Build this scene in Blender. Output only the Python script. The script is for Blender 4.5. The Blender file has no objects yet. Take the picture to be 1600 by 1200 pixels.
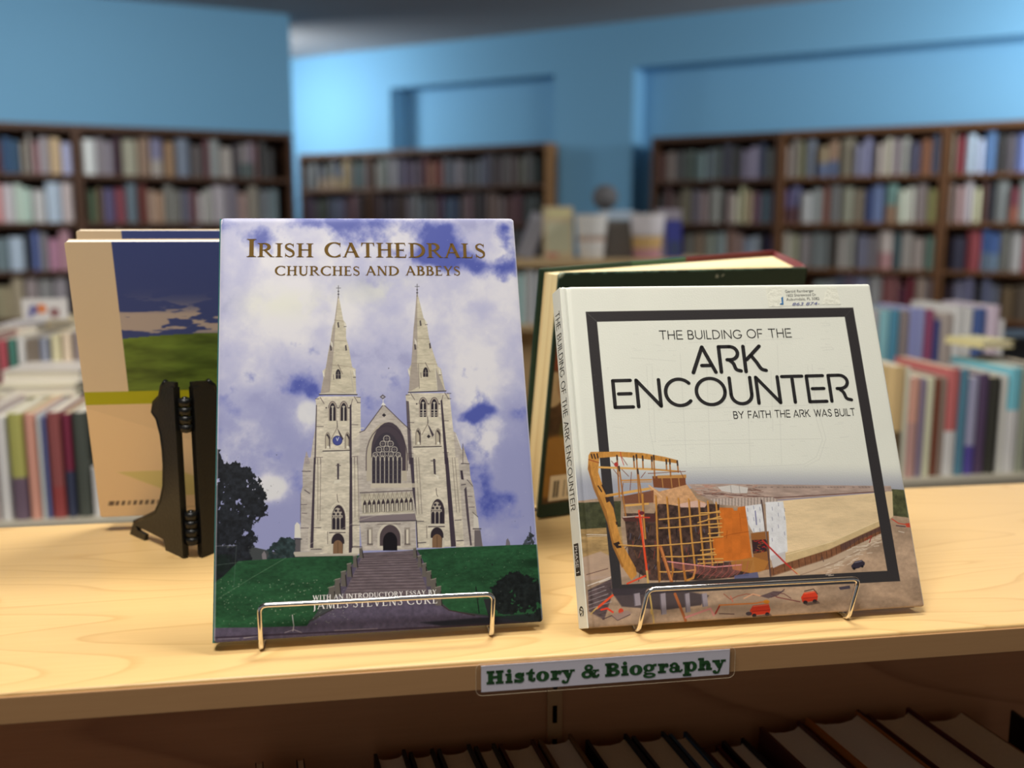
import bpy, bmesh, math, random
import numpy as np
from mathutils import Vector, Matrix

scene = bpy.context.scene
COL = scene.collection
PI = math.pi

# ------------------------------------------------------------------ camera, world, lamps, exposure
FPX = 1500.0                      # focal length in pixels of the 1600 x 1200 frame
PITCH = math.atan(243 / FPX)      # camera looks slightly down
CAMH = 0.265                      # camera above the counter top (z = 0 is the counter top)
FLOOR_Z, CEIL_Z = -1.215, 1.655

cam_data = bpy.data.cameras.new('camera')
cam = bpy.data.objects.new('camera', cam_data)
COL.objects.link(cam)
cam.location = (0, 0, CAMH)
cam.rotation_euler = (PI / 2 - PITCH, 0, 0)
cam_data.sensor_fit = 'HORIZONTAL'
cam_data.sensor_width = 36.0
cam_data.lens = FPX / 1600 * 36.0
cam_data.clip_start = 0.02
cam_data.clip_end = 60
cam_data.dof.use_dof = True
cam_data.dof.focus_distance = 0.668
cam_data.dof.aperture_fstop = 3.8
scene.camera = cam

scene.view_settings.view_transform = 'Standard'
scene.view_settings.look = 'None'
scene.view_settings.gamma = 1.0
scene.view_settings.exposure = 0.0
scene.view_settings.use_curve_mapping = False

world = bpy.data.worlds.new('room_light')
scene.world = world
world.use_nodes = True
world.node_tree.nodes['Background'].inputs[0].default_value = (0.95, 0.97, 1.0, 1)
world.node_tree.nodes['Background'].inputs[1].default_value = 0.20


def area(name, loc, target, sx, sy, power, col, spread=180):
    d = bpy.data.lights.new(name, 'AREA')
    d.shape = 'RECTANGLE'
    d.size, d.size_y, d.energy, d.color = sx, sy, power, col
    d.spread = math.radians(spread)
    o = bpy.data.objects.new(name, d)
    COL.objects.link(o)
    o.location = loc
    o.rotation_euler = (Vector(target) - Vector(loc)).to_track_quat('-Z', 'Y').to_euler()
    return o


WARM = (1.0, 0.955, 0.88)
area('ceiling_lamp_front', (-0.30, 0.12, 1.60), (-0.1, 0.6, 0), 0.6, 0.6, 38, WARM)
area('ceiling_lamp_behind_books', (0.20, 1.25, 1.60), (0.1, 0.8, 0), 0.6, 0.3, 25.0, WARM)
area('ceiling_lamp_left', (-2.4, 3.9, 1.60), (-2.6, 5.2, 0), 1.2, 0.6, 58, (1, 0.98, 0.95))
area('ceiling_lamp_right', (2.4, 3.2, 1.60), (2.5, 4.6, 0), 1.2, 0.6, 54, (1, 0.98, 0.95))
area('window_light_left', (-2.30, 7.10, 1.25), (-1.35, 8.0, 1.15), 0.5, 0.5, 17, (0.9, 0.97, 1.0), 130)
area('window_light_right', (3.75, 4.55, 1.20), (2.6, 5.6, 1.22), 0.5, 0.5, 16, (0.9, 0.97, 1.0), 95)

# ------------------------------------------------------------------ helpers
_fw = np.array([0, math.cos(PITCH), -math.sin(PITCH)])
_up = np.array([0, math.sin(PITCH), math.cos(PITCH)])
_C = np.array([0, 0, CAMH])


def ray(x, y):
    return np.array([(x - 800) / FPX, 0, 0]) + _up * ((600 - y) / FPX) + _fw


def on_z(x, y, z=0.0):
    d = ray(x, y)
    return _C + d * ((z - CAMH) / d[2])


def on_y(x, y, Y):
    d = ray(x, y)
    return _C + d * (Y / d[1])


def on_plane(x, y, o, n):
    d = ray(x, y)
    return _C + d * (np.dot(np.asarray(o) - _C, n) / np.dot(d, n))


def to_px(P):
    P = np.asarray(P, float) - _C
    w = P @ _fw
    return 800 + FPX * P[..., 0] / w, 600 - FPX * (P @ _up) / w


def lin(c):
    """sRGB 0..255 or '#rrggbb' -> linear rgb"""
    if isinstance(c, str):
        c = [int(c[i:i + 2], 16) for i in (1, 3, 5)]
    v = np.asarray(c, float) / 255
    return np.where(v <= 0.04045, v / 12.92, ((v + 0.055) / 1.055) ** 2.4)


_mats = {}


def mat(name, col, rough=0.6, spec=0.3, metal=0.0, bump=0.0, bscale=200, vary=0.0):
    if name in _mats:
        return _mats[name]
    m = bpy.data.materials.new(name)
    m.use_nodes = True
    nt = m.node_tree
    b = nt.nodes['Principled BSDF']
    rgb = tuple(lin(col)) if isinstance(col, str) or max(col) > 1.001 else tuple(col)
    b.inputs['Base Color'].default_value = (*rgb, 1)
    b.inputs['Roughness'].default_value = rough
    b.inputs['Specular IOR Level'].default_value = spec
    b.inputs['Metallic'].default_value = metal
    if bump or vary:
        tc = nt.nodes.new('ShaderNodeTexCoord')
        nz = nt.nodes.new('ShaderNodeTexNoise')
        nz.inputs['Scale'].default_value = bscale
        nz.inputs['Detail'].default_value = 4
        nt.links.new(tc.outputs['Object'], nz.inputs['Vector'])
        if bump:
            bp = nt.nodes.new('ShaderNodeBump')
            bp.inputs['Strength'].default_value = bump
            bp.inputs['Distance'].default_value = 0.002
            nt.links.new(nz.outputs['Fac'], bp.inputs['Height'])
            nt.links.new(bp.outputs['Normal'], b.inputs['Normal'])
        if vary:
            mx = nt.nodes.new('ShaderNodeMix')
            mx.data_type = 'RGBA'
            mx.inputs[6].default_value = (*[c * (1 - vary) for c in rgb], 1)
            mx.inputs[7].default_value = (*[min(1, c * (1 + vary)) for c in rgb], 1)
            nt.links.new(nz.outputs['Fac'], mx.inputs[0])
            nt.links.new(mx.outputs[2], b.inputs['Base Color'])
    _mats[name] = m
    return m


def wood(name, base, dark, axis_scale, contrast=1.0, rough=0.35, spec=0.4, rings=6.0):
    m = bpy.data.materials.new(name)
    m.use_nodes = True
    nt = m.node_tree
    N, L = nt.nodes, nt.links
    b = N['Principled BSDF']
    b.inputs['Roughness'].default_value = rough
    b.inputs['Specular IOR Level'].default_value = spec
    tc = N.new('ShaderNodeTexCoord')
    mp = N.new('ShaderNodeMapping')
    mp.inputs['Scale'].default_value = axis_scale
    L.new(tc.outputs['Object'], mp.inputs['Vector'])
    n1 = N.new('ShaderNodeTexNoise')                       # large slow figure whose contours are the growth rings
    n1.inputs['Scale'].default_value = 1.0
    n1.inputs['Detail'].default_value = 1.5
    n1.inputs['Roughness'].default_value = 0.35
    n1.inputs['Distortion'].default_value = 0.35
    L.new(mp.outputs['Vector'], n1.inputs['Vector'])
    mul = N.new('ShaderNodeMath')
    mul.operation = 'MULTIPLY'
    mul.inputs[1].default_value = rings
    L.new(n1.outputs['Fac'], mul.inputs[0])
    fr = N.new('ShaderNodeMath')
    fr.operation = 'FRACT'
    L.new(mul.outputs[0], fr.inputs[0])
    cr = N.new('ShaderNodeValToRGB')
    e = cr.color_ramp.elements
    e[0].position, e[0].color = 0.0, (0, 0, 0, 1)
    e[1].position, e[1].color = 1.0, (0.0, 0.0, 0.0, 1)
    k = e.new(0.80); k.color = (0.22, 0.22, 0.22, 1)
    k = e.new(0.93); k.color = (0.95, 0.95, 0.95, 1)
    k = e.new(0.965); k.color = (0.15, 0.15, 0.15, 1)
    L.new(fr.outputs[0], cr.inputs[0])
    mp2 = N.new('ShaderNodeMapping')
    mp2.inputs['Scale'].default_value = tuple(a * s for a, s in zip(axis_scale, (2.0, 14, 14)))
    L.new(tc.outputs['Object'], mp2.inputs['Vector'])
    n2 = N.new('ShaderNodeTexNoise')                       # fine fibre
    n2.inputs['Scale'].default_value = 3.0
    n2.inputs['Detail'].default_value = 4
    L.new(mp2.outputs['Vector'], n2.inputs['Vector'])
    ad = N.new('ShaderNodeMath')
    ad.operation = 'MULTIPLY_ADD'
    ad.inputs[1].default_value = 0.45
    L.new(n2.outputs['Fac'], ad.inputs[0])
    sc = N.new('ShaderNodeMath')
    sc.operation = 'MULTIPLY'
    sc.inputs[1].default_value = 0.75
    L.new(cr.outputs['Color'], sc.inputs[0])
    L.new(sc.outputs[0], ad.inputs[2])
    ct = N.new('ShaderNodeMath')
    ct.operation = 'MULTIPLY'
    ct.use_clamp = True
    ct.inputs[1].default_value = contrast
    L.new(ad.outputs[0], ct.inputs[0])
    mx = N.new('ShaderNodeMix')
    mx.data_type = 'RGBA'
    mx.inputs[6].default_value = (*lin(base), 1)
    mx.inputs[7].default_value = (*lin(dark), 1)
    L.new(ct.outputs[0], mx.inputs[0])
    L.new(mx.outputs[2], b.inputs['Base Color'])
    return m


class MB:
    """collects boxes, prisms, tubes and links them as ONE mesh object"""

    def __init__(self):
        self.v, self.f, self.m, self.mats, self.s = [], [], [], [], []

    def slot(self, m):
        if m not in self.mats:
            self.mats.append(m)
        return self.mats.index(m)

    def add(self, verts, faces, m, smooth=False):
        k = len(self.v)
        self.v += [tuple(map(float, p)) for p in verts]
        i = self.slot(m)
        for f in faces:
            self.f.append([a + k for a in f])
            self.m.append(i)
            self.s.append(smooth)
        return self

    def box(self, a, b, m):
        (x0, y0, z0), (x1, y1, z1) = a, b
        v = [(x, y, z) for z in (z0, z1) for y in (y0, y1) for x in (x0, x1)]
        f = [(0, 2, 3, 1), (4, 5, 7, 6), (0, 1, 5, 4), (2, 6, 7, 3), (0, 4, 6, 2), (1, 3, 7, 5)]
        return self.add(v, f, m)

    def prism(self, pts, dirv, m, cap=True, smooth=False):
        """polygon (3-D points) extruded along a vector"""
        n = len(pts)
        d = np.asarray(dirv, float)
        v = [np.asarray(p, float) for p in pts]
        v = v + [p + d for p in v]
        f = [(i, (i + 1) % n, n + (i + 1) % n, n + i) for i in range(n)]
        self.add(v, f, m, smooth)
        if cap:
            k = len(self.v) - 2 * n
            i = self.slot(m)
            self.f += [list(range(k + n - 1, k - 1, -1)), list(range(k + n, k + 2 * n))]
            self.m += [i, i]
            self.s += [False, False]
        return self

    def tube(self, path, r, m, seg=10, closed=False):
        P = [np.asarray(p, float) for p in path]
        n = len(P)
        ref = None
        rings = []
        for i in range(n):
            a = P[i - 1] if (i > 0 or closed) else P[i]
            c = P[(i + 1) % n] if (i < n - 1 or closed) else P[i]
            t = c - a
            t /= np.linalg.norm(t)
            if ref is None:
                ref = np.cross(t, (0.3, 0.5, 0.81))
            ref = ref - t * (ref @ t)
            ref /= np.linalg.norm(ref)
            bb = np.cross(t, ref)
            rr = r[i] if hasattr(r, '__len__') else r
            rings.append([P[i] + rr * (math.cos(q) * ref + math.sin(q) * bb)
                          for q in np.linspace(0, 2 * PI, seg, endpoint=False)])
        v = [p for rg in rings for p in rg]
        f = []
        for i in range(n if closed else n - 1):
            j = (i + 1) % n
            for k in range(seg):
                f.append((i * seg + k, i * seg + (k + 1) % seg, j * seg + (k + 1) % seg, j * seg + k))
        if not closed:
            f += [list(range(seg - 1, -1, -1)), list(range((n - 1) * seg, n * seg))]
        return self.add(v, f, m, True)

    def lathe(self, prof, centre, m, seg=28):
        v, f = [], []
        for (r, z) in prof:
            for q in np.linspace(0, 2 * PI, seg, endpoint=False):
                v.append((centre[0] + r * math.cos(q), centre[1] + r * math.sin(q), centre[2] + z))
        for i in range(len(prof) - 1):
            for k in range(seg):
                f.append((i * seg + k, i * seg + (k + 1) % seg, (i + 1) * seg + (k + 1) % seg, (i + 1) * seg + k))
        f += [list(range(seg - 1, -1, -1)), list(range((len(prof) - 1) * seg, len(prof) * seg))]
        return self.add(v, f, m, True)

    def mesh(self, name):
        me = bpy.data.meshes.new(name)
        me.from_pydata(self.v, [], self.f)
        for m in self.mats:
            me.materials.append(m)
        me.polygons.foreach_set('material_index', self.m)
        me.polygons.foreach_set('use_smooth', self.s)
        me.update()
        return me

    def build(self, name, parent=None, bevel=0.0):
        o = bpy.data.objects.new(name, self.mesh(name))
        COL.objects.link(o)
        if parent is not None:
            o.parent = parent
        if bevel:
            md = o.modifiers.new('bevel', 'BEVEL')
            md.width, md.segments, md.limit_method = bevel, 3, 'ANGLE'
        return o


def tag(o, label=None, cat=None, group=None, kind=None):
    if label: o['label'] = label
    if cat: o['category'] = cat
    if group: o['group'] = group
    if kind: o['kind'] = kind
    return o


def frame(o, e1, y, e2):
    return Matrix(((e1[0], y[0], e2[0], o[0]), (e1[1], y[1], e2[1], o[1]), (e1[2], y[2], e2[2], o[2]), (0, 0, 0, 1)))


def thing(name, label, cat, M=None, group=None):
    o = bpy.data.objects.new(name, None)
    COL.objects.link(o)
    o.empty_display_size = 0.05
    if M is not None:
        o.matrix_world = M
    return tag(o, label, cat, group)


YAW = math.radians(8.7)
CU = np.array([math.cos(YAW), math.sin(YAW), 0])      # along the counter
CV = np.array([-math.sin(YAW), math.cos(YAW), 0])     # towards its rear
CO = on_z(800, 1030)                                  # a point of its front edge
CZ = np.array([0, 0, 1.0])
COUNTER = frame(CO, CU, CV, CZ)


def cp(u, v, z=0.0):
    return CO + CU * u + CV * v + CZ * z


def to_counter(p):
    d = np.asarray(p) - CO
    return np.array([d @ CU, d @ CV, d[2]])


def book_frame(O, yaw, lean):
    """local x to the right, y away from the viewer, z up the cover; lean > 0 tips the top away"""
    e1 = np.array([math.cos(yaw), math.sin(yaw), 0])
    aw = np.array([-e1[1], e1[0], 0])
    e2 = aw * math.sin(lean) + CZ * math.cos(lean)
    y = aw * math.cos(lean) - CZ * math.sin(lean)
    return np.asarray(O, float), e1, y, e2
# ------------------------------------------------------------------ lettering: strokes drawn as flat ribbons
class Ink:
    """flat shapes in a plane; add() takes polygons in plane coordinates (a, b)"""

    def __init__(self):
        self.polys = []

    def ring(self, cx, cy, rx, ry, hx, hy, a0=0, a1=360, n=40):
        t = np.radians(np.linspace(a0, a1, n))
        self.strip([(cx + rx * math.cos(q), cy + ry * math.sin(q)) for q in t],
                   [(cx + hx * math.cos(q), cy + hy * math.sin(q)) for q in t])

    def strip(self, A, B):
        for i in range(len(A) - 1):
            self.polys.append([A[i], A[i + 1], B[i + 1], B[i]])

    def rect(self, x0, y0, x1, y1):
        self.polys.append([(x0, y0), (x1, y0), (x1, y1), (x0, y1)])

    def disc(self, cx, cy, rx, ry=None, n=20):
        ry = ry or rx
        self.polys.append([(cx + rx * math.cos(q), cy + ry * math.sin(q)) for q in np.linspace(0, 2 * PI, n, endpoint=False)])

    def stroke(self, pts, w, caps=True):
        P = np.asarray(pts, float)
        n = len(P)
        W = np.full(n, w) if np.isscalar(w) else np.asarray(w, float)
        T = np.gradient(P, axis=0)
        T /= np.maximum(np.linalg.norm(T, axis=1, keepdims=True), 1e-9)
        Nn = np.stack([-T[:, 1], T[:, 0]], 1)
        A, B = P + Nn * W[:, None] / 2, P - Nn * W[:, None] / 2
        self.strip([tuple(p) for p in A], [tuple(p) for p in B])
        if caps:
            self.disc(*P[0], W[0] / 2, n=12)
            self.disc(*P[-1], W[-1] / 2, n=12)

    def polyline(self, pts, w):
        """straight pieces with round joints"""
        for a, b in zip(pts[:-1], pts[1:]):
            self.stroke([a, b], w)


def arc(cx, cy, rx, ry, a0, a1, n=24):
    return [(cx + rx * math.cos(q), cy + ry * math.sin(q)) for q in np.radians(np.linspace(a0, a1, n))]


def spline(pts, n=30):
    P = np.asarray(pts, float)
    P = np.vstack([2 * P[0] - P[1], P, 2 * P[-1] - P[-2]])
    out = []
    m = len(P) - 3
    for i in range(m):
        p0, p1, p2, p3 = P[i:i + 4]
        for t in np.linspace(0, 1, max(4, n // m), endpoint=(i == m - 1)):
            out.append(tuple(0.5 * ((2 * p1) + (-p0 + p2) * t + (2 * p0 - 5 * p1 + 4 * p2 - p3) * t * t + (-p0 + 3 * p1 - 3 * p2 + p3) * t ** 3)))
    return out


# --- a monoline rounded face for the white cover: glyph -> (width, list of strokes)
def sans(ch):
    A = {
        'A': (0.82, [[(0.02, 0), (0.41, 1), (0.80, 0)], [(0.34, 0.27), (0.68, 0.27)]]),
        'R': (0.74, [[(0.05, 0), (0.05, 1)], [(0.05, 1), (0.42, 1)] + arc(0.42, 0.74, 0.27, 0.26, 90, -90, 14) + [(0.30, 0.48)],
                     spline([(0.36, 0.48), (0.50, 0.33), (0.58, 0.10), (0.74, 0.03)])]),
        'K': (0.76, [[(0.05, 0), (0.05, 1)], [(0.62, 1), (0.12, 0.47)], spline([(0.30, 0.62), (0.46, 0.36), (0.60, 0.10), (0.76, 0.03)])]),
        'E': (0.66, [[(0.62, 1), (0.05, 1), (0.05, 0), (0.64, 0)], [(0.20, 0.5), (0.60, 0.5)]]),
        'F': (0.58, [[(0.56, 1), (0.05, 1), (0.05, 0)], [(0.18, 0.5), (0.50, 0.5)]]),
        'N': (0.84, [[(0.05, 0), (0.05, 1), (0.79, 0), (0.79, 1)]]),
        'C': (0.92, [arc(0.50, 0.5, 0.46, 0.5, 42, 318, 40)]),
        'G': (0.94, [arc(0.50, 0.5, 0.46, 0.5, 42, 345, 40) + [(0.94, 0.42), (0.62, 0.42)]]),
        'O': (1.04, [arc(0.52, 0.5, 0.48, 0.5, 0, 360, 48)]),
        'U': (0.80, [[(0.05, 1), (0.05, 0.36)] + arc(0.40, 0.36, 0.35, 0.36, 180, 360, 20) + [(0.75, 0.36), (0.75, 1)]]),
        'T': (0.70, [[(0.0, 1), (0.70, 1)], [(0.35, 0.9), (0.35, 0)]]),
        'H': (0.76, [[(0.05, 0), (0.05, 1)], [(0.71, 0), (0.71, 1)], [(0.05, 0.5), (0.71, 0.5)]]),
        'B': (0.66, [[(0.05, 0), (0.05, 1), (0.34, 1)] + arc(0.34, 0.76, 0.22, 0.24, 90, -90, 12) + [(0.12, 0.52)],
                     [(0.34, 0.52)] + arc(0.36, 0.26, 0.26, 0.26, 90, -90, 12) + [(0.05, 0)]]),
        'I': (0.10, [[(0.05, 0), (0.05, 1)]]),
        'L': (0.52, [[(0.05, 1), (0.05, 0), (0.50, 0)]]),
        'D': (0.84, [[(0.05, 0), (0.05, 1), (0.30, 1)] + arc(0.30, 0.5, 0.48, 0.5, 90, -90, 24) + [(0.05, 0)]]),
        'Y': (0.72, [[(0.0, 1), (0.36, 0.48), (0.72, 1)], [(0.36, 0.48), (0.36, 0)]]),
        'W': (1.06, [[(0.0, 1), (0.27, 0), (0.53, 0.95), (0.79, 0), (1.06, 1)]]),
        'S': (0.60, [spline([(0.54, 0.86), (0.36, 1.0), (0.10, 0.88), (0.10, 0.66), (0.32, 0.52), (0.54, 0.38), (0.55, 0.14), (0.30, 0.0), (0.05, 0.12)], 48)]),
        'P': (0.62, [[(0.05, 0), (0.05, 1), (0.34, 1)] + arc(0.34, 0.74, 0.25, 0.26, 90, -90, 12) + [(0.05, 0.48)]]),
        '1': (0.34, [[(0.05, 0.8), (0.25, 1), (0.25, 0)]]),
    }
    return A[ch]


def write_sans(ink, text, w, track=0.16, space=0.42):
    x = 0
    for ch in text:
        if ch == ' ':
            x += space
            continue
        gw, st = sans(ch)
        for s in st:
            P = [(x + a, b) for a, b in s]
            if len(P) <= 5:
                ink.polyline(P, w)
            else:
                # keep sharp corners: split where direction turns hard
                cur = [P[0]]
                for i in range(1, len(P)):
                    cur.append(P[i])
                    if i < len(P) - 1:
                        a = np.subtract(P[i], P[i - 1]); b = np.subtract(P[i + 1], P[i])
                        c = a @ b / (np.linalg.norm(a) * np.linalg.norm(b) + 1e-9)
                        if c < 0.8:
                            ink.stroke(cur, w) if len(cur) > 1 else None
                            cur = [P[i]]
                if len(cur) > 1:
                    ink.stroke(cur, w)
        x += gw + track
    return x - track


# --- a Roman capital face with thick and thin strokes and bracketed serifs
def roman(ink, ch, x, T=0.135, t=0.05, s=1.0):
    S = 0.035

    def stem(cx, y0=0.0, y1=1.0, w=T, feet='bt', k=0.105):
        ink.rect(x + cx - w / 2, y0, x + cx + w / 2, y1)
        for c, yy, d in (('b', y0, 1), ('t', y1, -1)):
            if c in feet:
                ink.rect(x + cx - w / 2 - k, min(yy, yy + d * S), x + cx + w / 2 + k, max(yy, yy + d * S))
                for sg in (-1, 1):
                    ink.polys.append([(x + cx + sg * w / 2, yy + d * S), (x + cx + sg * (w / 2 + k * .6), yy + d * S), (x + cx + sg * w / 2, yy + d * S * 2.4)])

    def diag(x0, y0, x1, y1, w):
        d = w / 2 * math.hypot(x1 - x0, y1 - y0) / abs(y1 - y0)
        ink.polys.append([(x + x0 - d, y0), (x + x0 + d, y0), (x + x1 + d, y1), (x + x1 - d, y1)])

    def serif(cx, y, half=0.15, up=True):
        ink.rect(x + cx - half, y if up else y - S, x + cx + half, y + S if up else y)

    def bowl(cx, cy, rx, ry, a0, a1, n=30, thick=T, thin=t):
        q = np.radians(np.linspace(a0, a1, n))
        P = [(x + cx + rx * math.cos(k), cy + ry * math.sin(k)) for k in q]
        ink.stroke(P, [thin + (thick * 1.08 - thin) * abs(math.cos(k)) ** 1.3 for k in q], caps=False)

    def arm(y, x1, tick, dr):
        ink.rect(x + 0.18, y - t / 2, x + x1, y + t / 2)
        if tick:
            ink.polys.append([(x + x1 - 0.05, y), (x + x1 + 0.012, y + dr * tick), (x + x1 + 0.04, y + dr * tick), (x + x1 + 0.01, y - dr * t / 2)])

    if ch == 'I': stem(0.18); return 0.36
    if ch == 'H':
        stem(0.18); stem(0.70); ink.rect(x + 0.18, 0.49, x + 0.70, 0.49 + t); return 0.88
    if ch == 'R':
        stem(0.18); bowl(0.30, 0.735, 0.30, 0.24, 92, -92); ink.rect(x + .18, .95, x + .31, 1); ink.rect(x + .18, .475, x + .31, .52)
        diag(0.75, 0, 0.38, 0.5, 0.12); serif(0.79, 0, 0.10); return 0.86
    if ch == 'B':
        stem(0.18); bowl(0.30, 0.755, 0.24, 0.22, 92, -92); bowl(0.32, 0.27, 0.30, 0.245, 92, -92)
        ink.rect(x + .18, .95, x + .31, 1); ink.rect(x + .18, .5, x + .33, .55); ink.rect(x + .18, 0, x + .33, .05); return 0.72
    if ch == 'P' :
        stem(0.18); bowl(0.30, 0.735, 0.30, 0.24, 92, -92); ink.rect(x + .18, .95, x + .31, 1); ink.rect(x + .18, .475, x + .31, .52); return .66
    if ch == 'D':
        stem(0.18); bowl(0.28, 0.5, 0.52, 0.475, 92, -92, 40); ink.rect(x + .18, .95, x + .30, 1); ink.rect(x + .18, 0, x + .30, .05); return 0.90
    if ch == 'C':
        bowl(0.50, 0.5, 0.43, 0.48, 48, 312, 44); ink.rect(x + .78, .70, x + .815, .99); ink.rect(x + .78, .04, x + .81, .25); return 0.86
    if ch == 'O':
        bowl(0.50, 0.5, 0.43, 0.48, 0, 360, 56); return 1.0
    if ch == 'S':
        P = spline([(0.49, 0.84), (0.30, 0.97), (0.11, 0.86), (0.13, 0.66), (0.30, 0.53), (0.47, 0.38), (0.48, 0.14), (0.28, 0.025), (0.07, 0.17)], 54)
        P = [(x + a, b) for a, b in P]
        n = len(P)
        ink.stroke(P, [t + (T * 1.05 - t) * math.exp(-((i / n - 0.5) / 0.2) ** 2) for i in range(n)], caps=False)
        ink.rect(x + .47, .72, x + .505, .98); ink.rect(x + .055, .02, x + .09, .28); return 0.58
    if ch == 'A':
        diag(0.10, 0, 0.42, 1.0, t * 1.2); diag(0.76, 0, 0.40, 1.0, T); ink.rect(x + .22, .32, x + .62, .32 + t)
        serif(0.09, 0, 0.11); serif(0.76, 0, 0.13); return 0.86
    if ch == 'T':
        stem(0.37, feet='b'); ink.rect(x + .03, .95, x + .71, 1.0)
        for c, d in ((.03, 1), (.71, -1)):
            ink.polys.append([(x + c, 1.0), (x + c + d * .09, .96), (x + c + d * .02, .76), (x + c - d * .01, .76)])
        return 0.74
    if ch == 'E':
        stem(0.18); arm(0.975, .56, .17, -1); arm(0.51, .48, .08, 1); arm(0.51, .48, .08, -1); arm(0.025, .60, .19, 1); return 0.68
    if ch == 'L':
        stem(0.18); arm(0.025, .56, .2, 1); return 0.64
    if ch == 'N':
        stem(0.14, w=t * 1.2, k=.09); diag(0.72, 0, 0.16, 1.0, T); stem(0.73, 0.02, 1.0, w=t * 1.2, feet='t', k=.09); return 0.88
    if ch == 'U':
        stem(0.18, .3, 1, feet='t'); stem(0.68, .3, 1, w=t * 1.2, feet='t', k=.09)
        q = np.radians(np.linspace(180, 360, 24))
        ink.stroke([(x + .43 + .25 * math.cos(k), .31 + .285 * math.sin(k)) for k in q], np.linspace(T, t * 1.2, 24), caps=False); return 0.84
    if ch == 'Y':
        stem(0.40, 0, .5, feet='b'); diag(0.40, .46, .12, 1, T); diag(0.40, .46, .70, 1, t * 1.2); serif(.12, 1, .13, False); serif(.70, 1, .10, False); return 0.80
    if ch == 'V':
        diag(.42, 0, .12, 1, T); diag(.42, 0, .74, 1, t * 1.2); serif(.12, 1, .13, False); serif(.74, 1, .10, False); return .84
    if ch == 'W':
        diag(.36, 0, .10, 1, T); diag(.36, 0, .62, 1, t * 1.2); diag(.84, 0, .58, 1, T); diag(.84, 0, 1.10, 1, t * 1.2)
        serif(.10, 1, .12, False); serif(.60, 1, .12, False); serif(1.10, 1, .1, False); return 1.18
    if ch == 'M':
        diag(.14, 0, .20, 1, t * 1.2); diag(.52, 0, .22, 1, T); diag(.52, 0, .82, 1, t * 1.2); diag(.90, 0, .84, 1, T)
        serif(.13, 0, .1); serif(.90, 0, .13); return 1.04
    if ch == 'J':
        stem(.22, -.05, 1, feet='t'); ink.stroke([(x + .22, 0), (x + .20, -.18), (x + .08, -.26)], [T, .1, t], caps=False); return .38
    return 0.4


def write_roman(ink, text, track=0.10, space=0.40, big=None, T=0.135, t=0.05):
    """big = (index, scale): one taller initial"""
    x = 0
    for i, ch in enumerate(text):
        if ch == ' ':
            x += space
            continue
        if big and i == big[0]:
            sub = Ink()
            w = roman(sub, ch, 0, T, t)
            for p in sub.polys:
                ink.polys.append([(x + a * big[1], b * big[1]) for a, b in p])
            x += w * big[1] + track
        else:
            x += roman(ink, ch, x, T, t) + track
    return x - track


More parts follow.
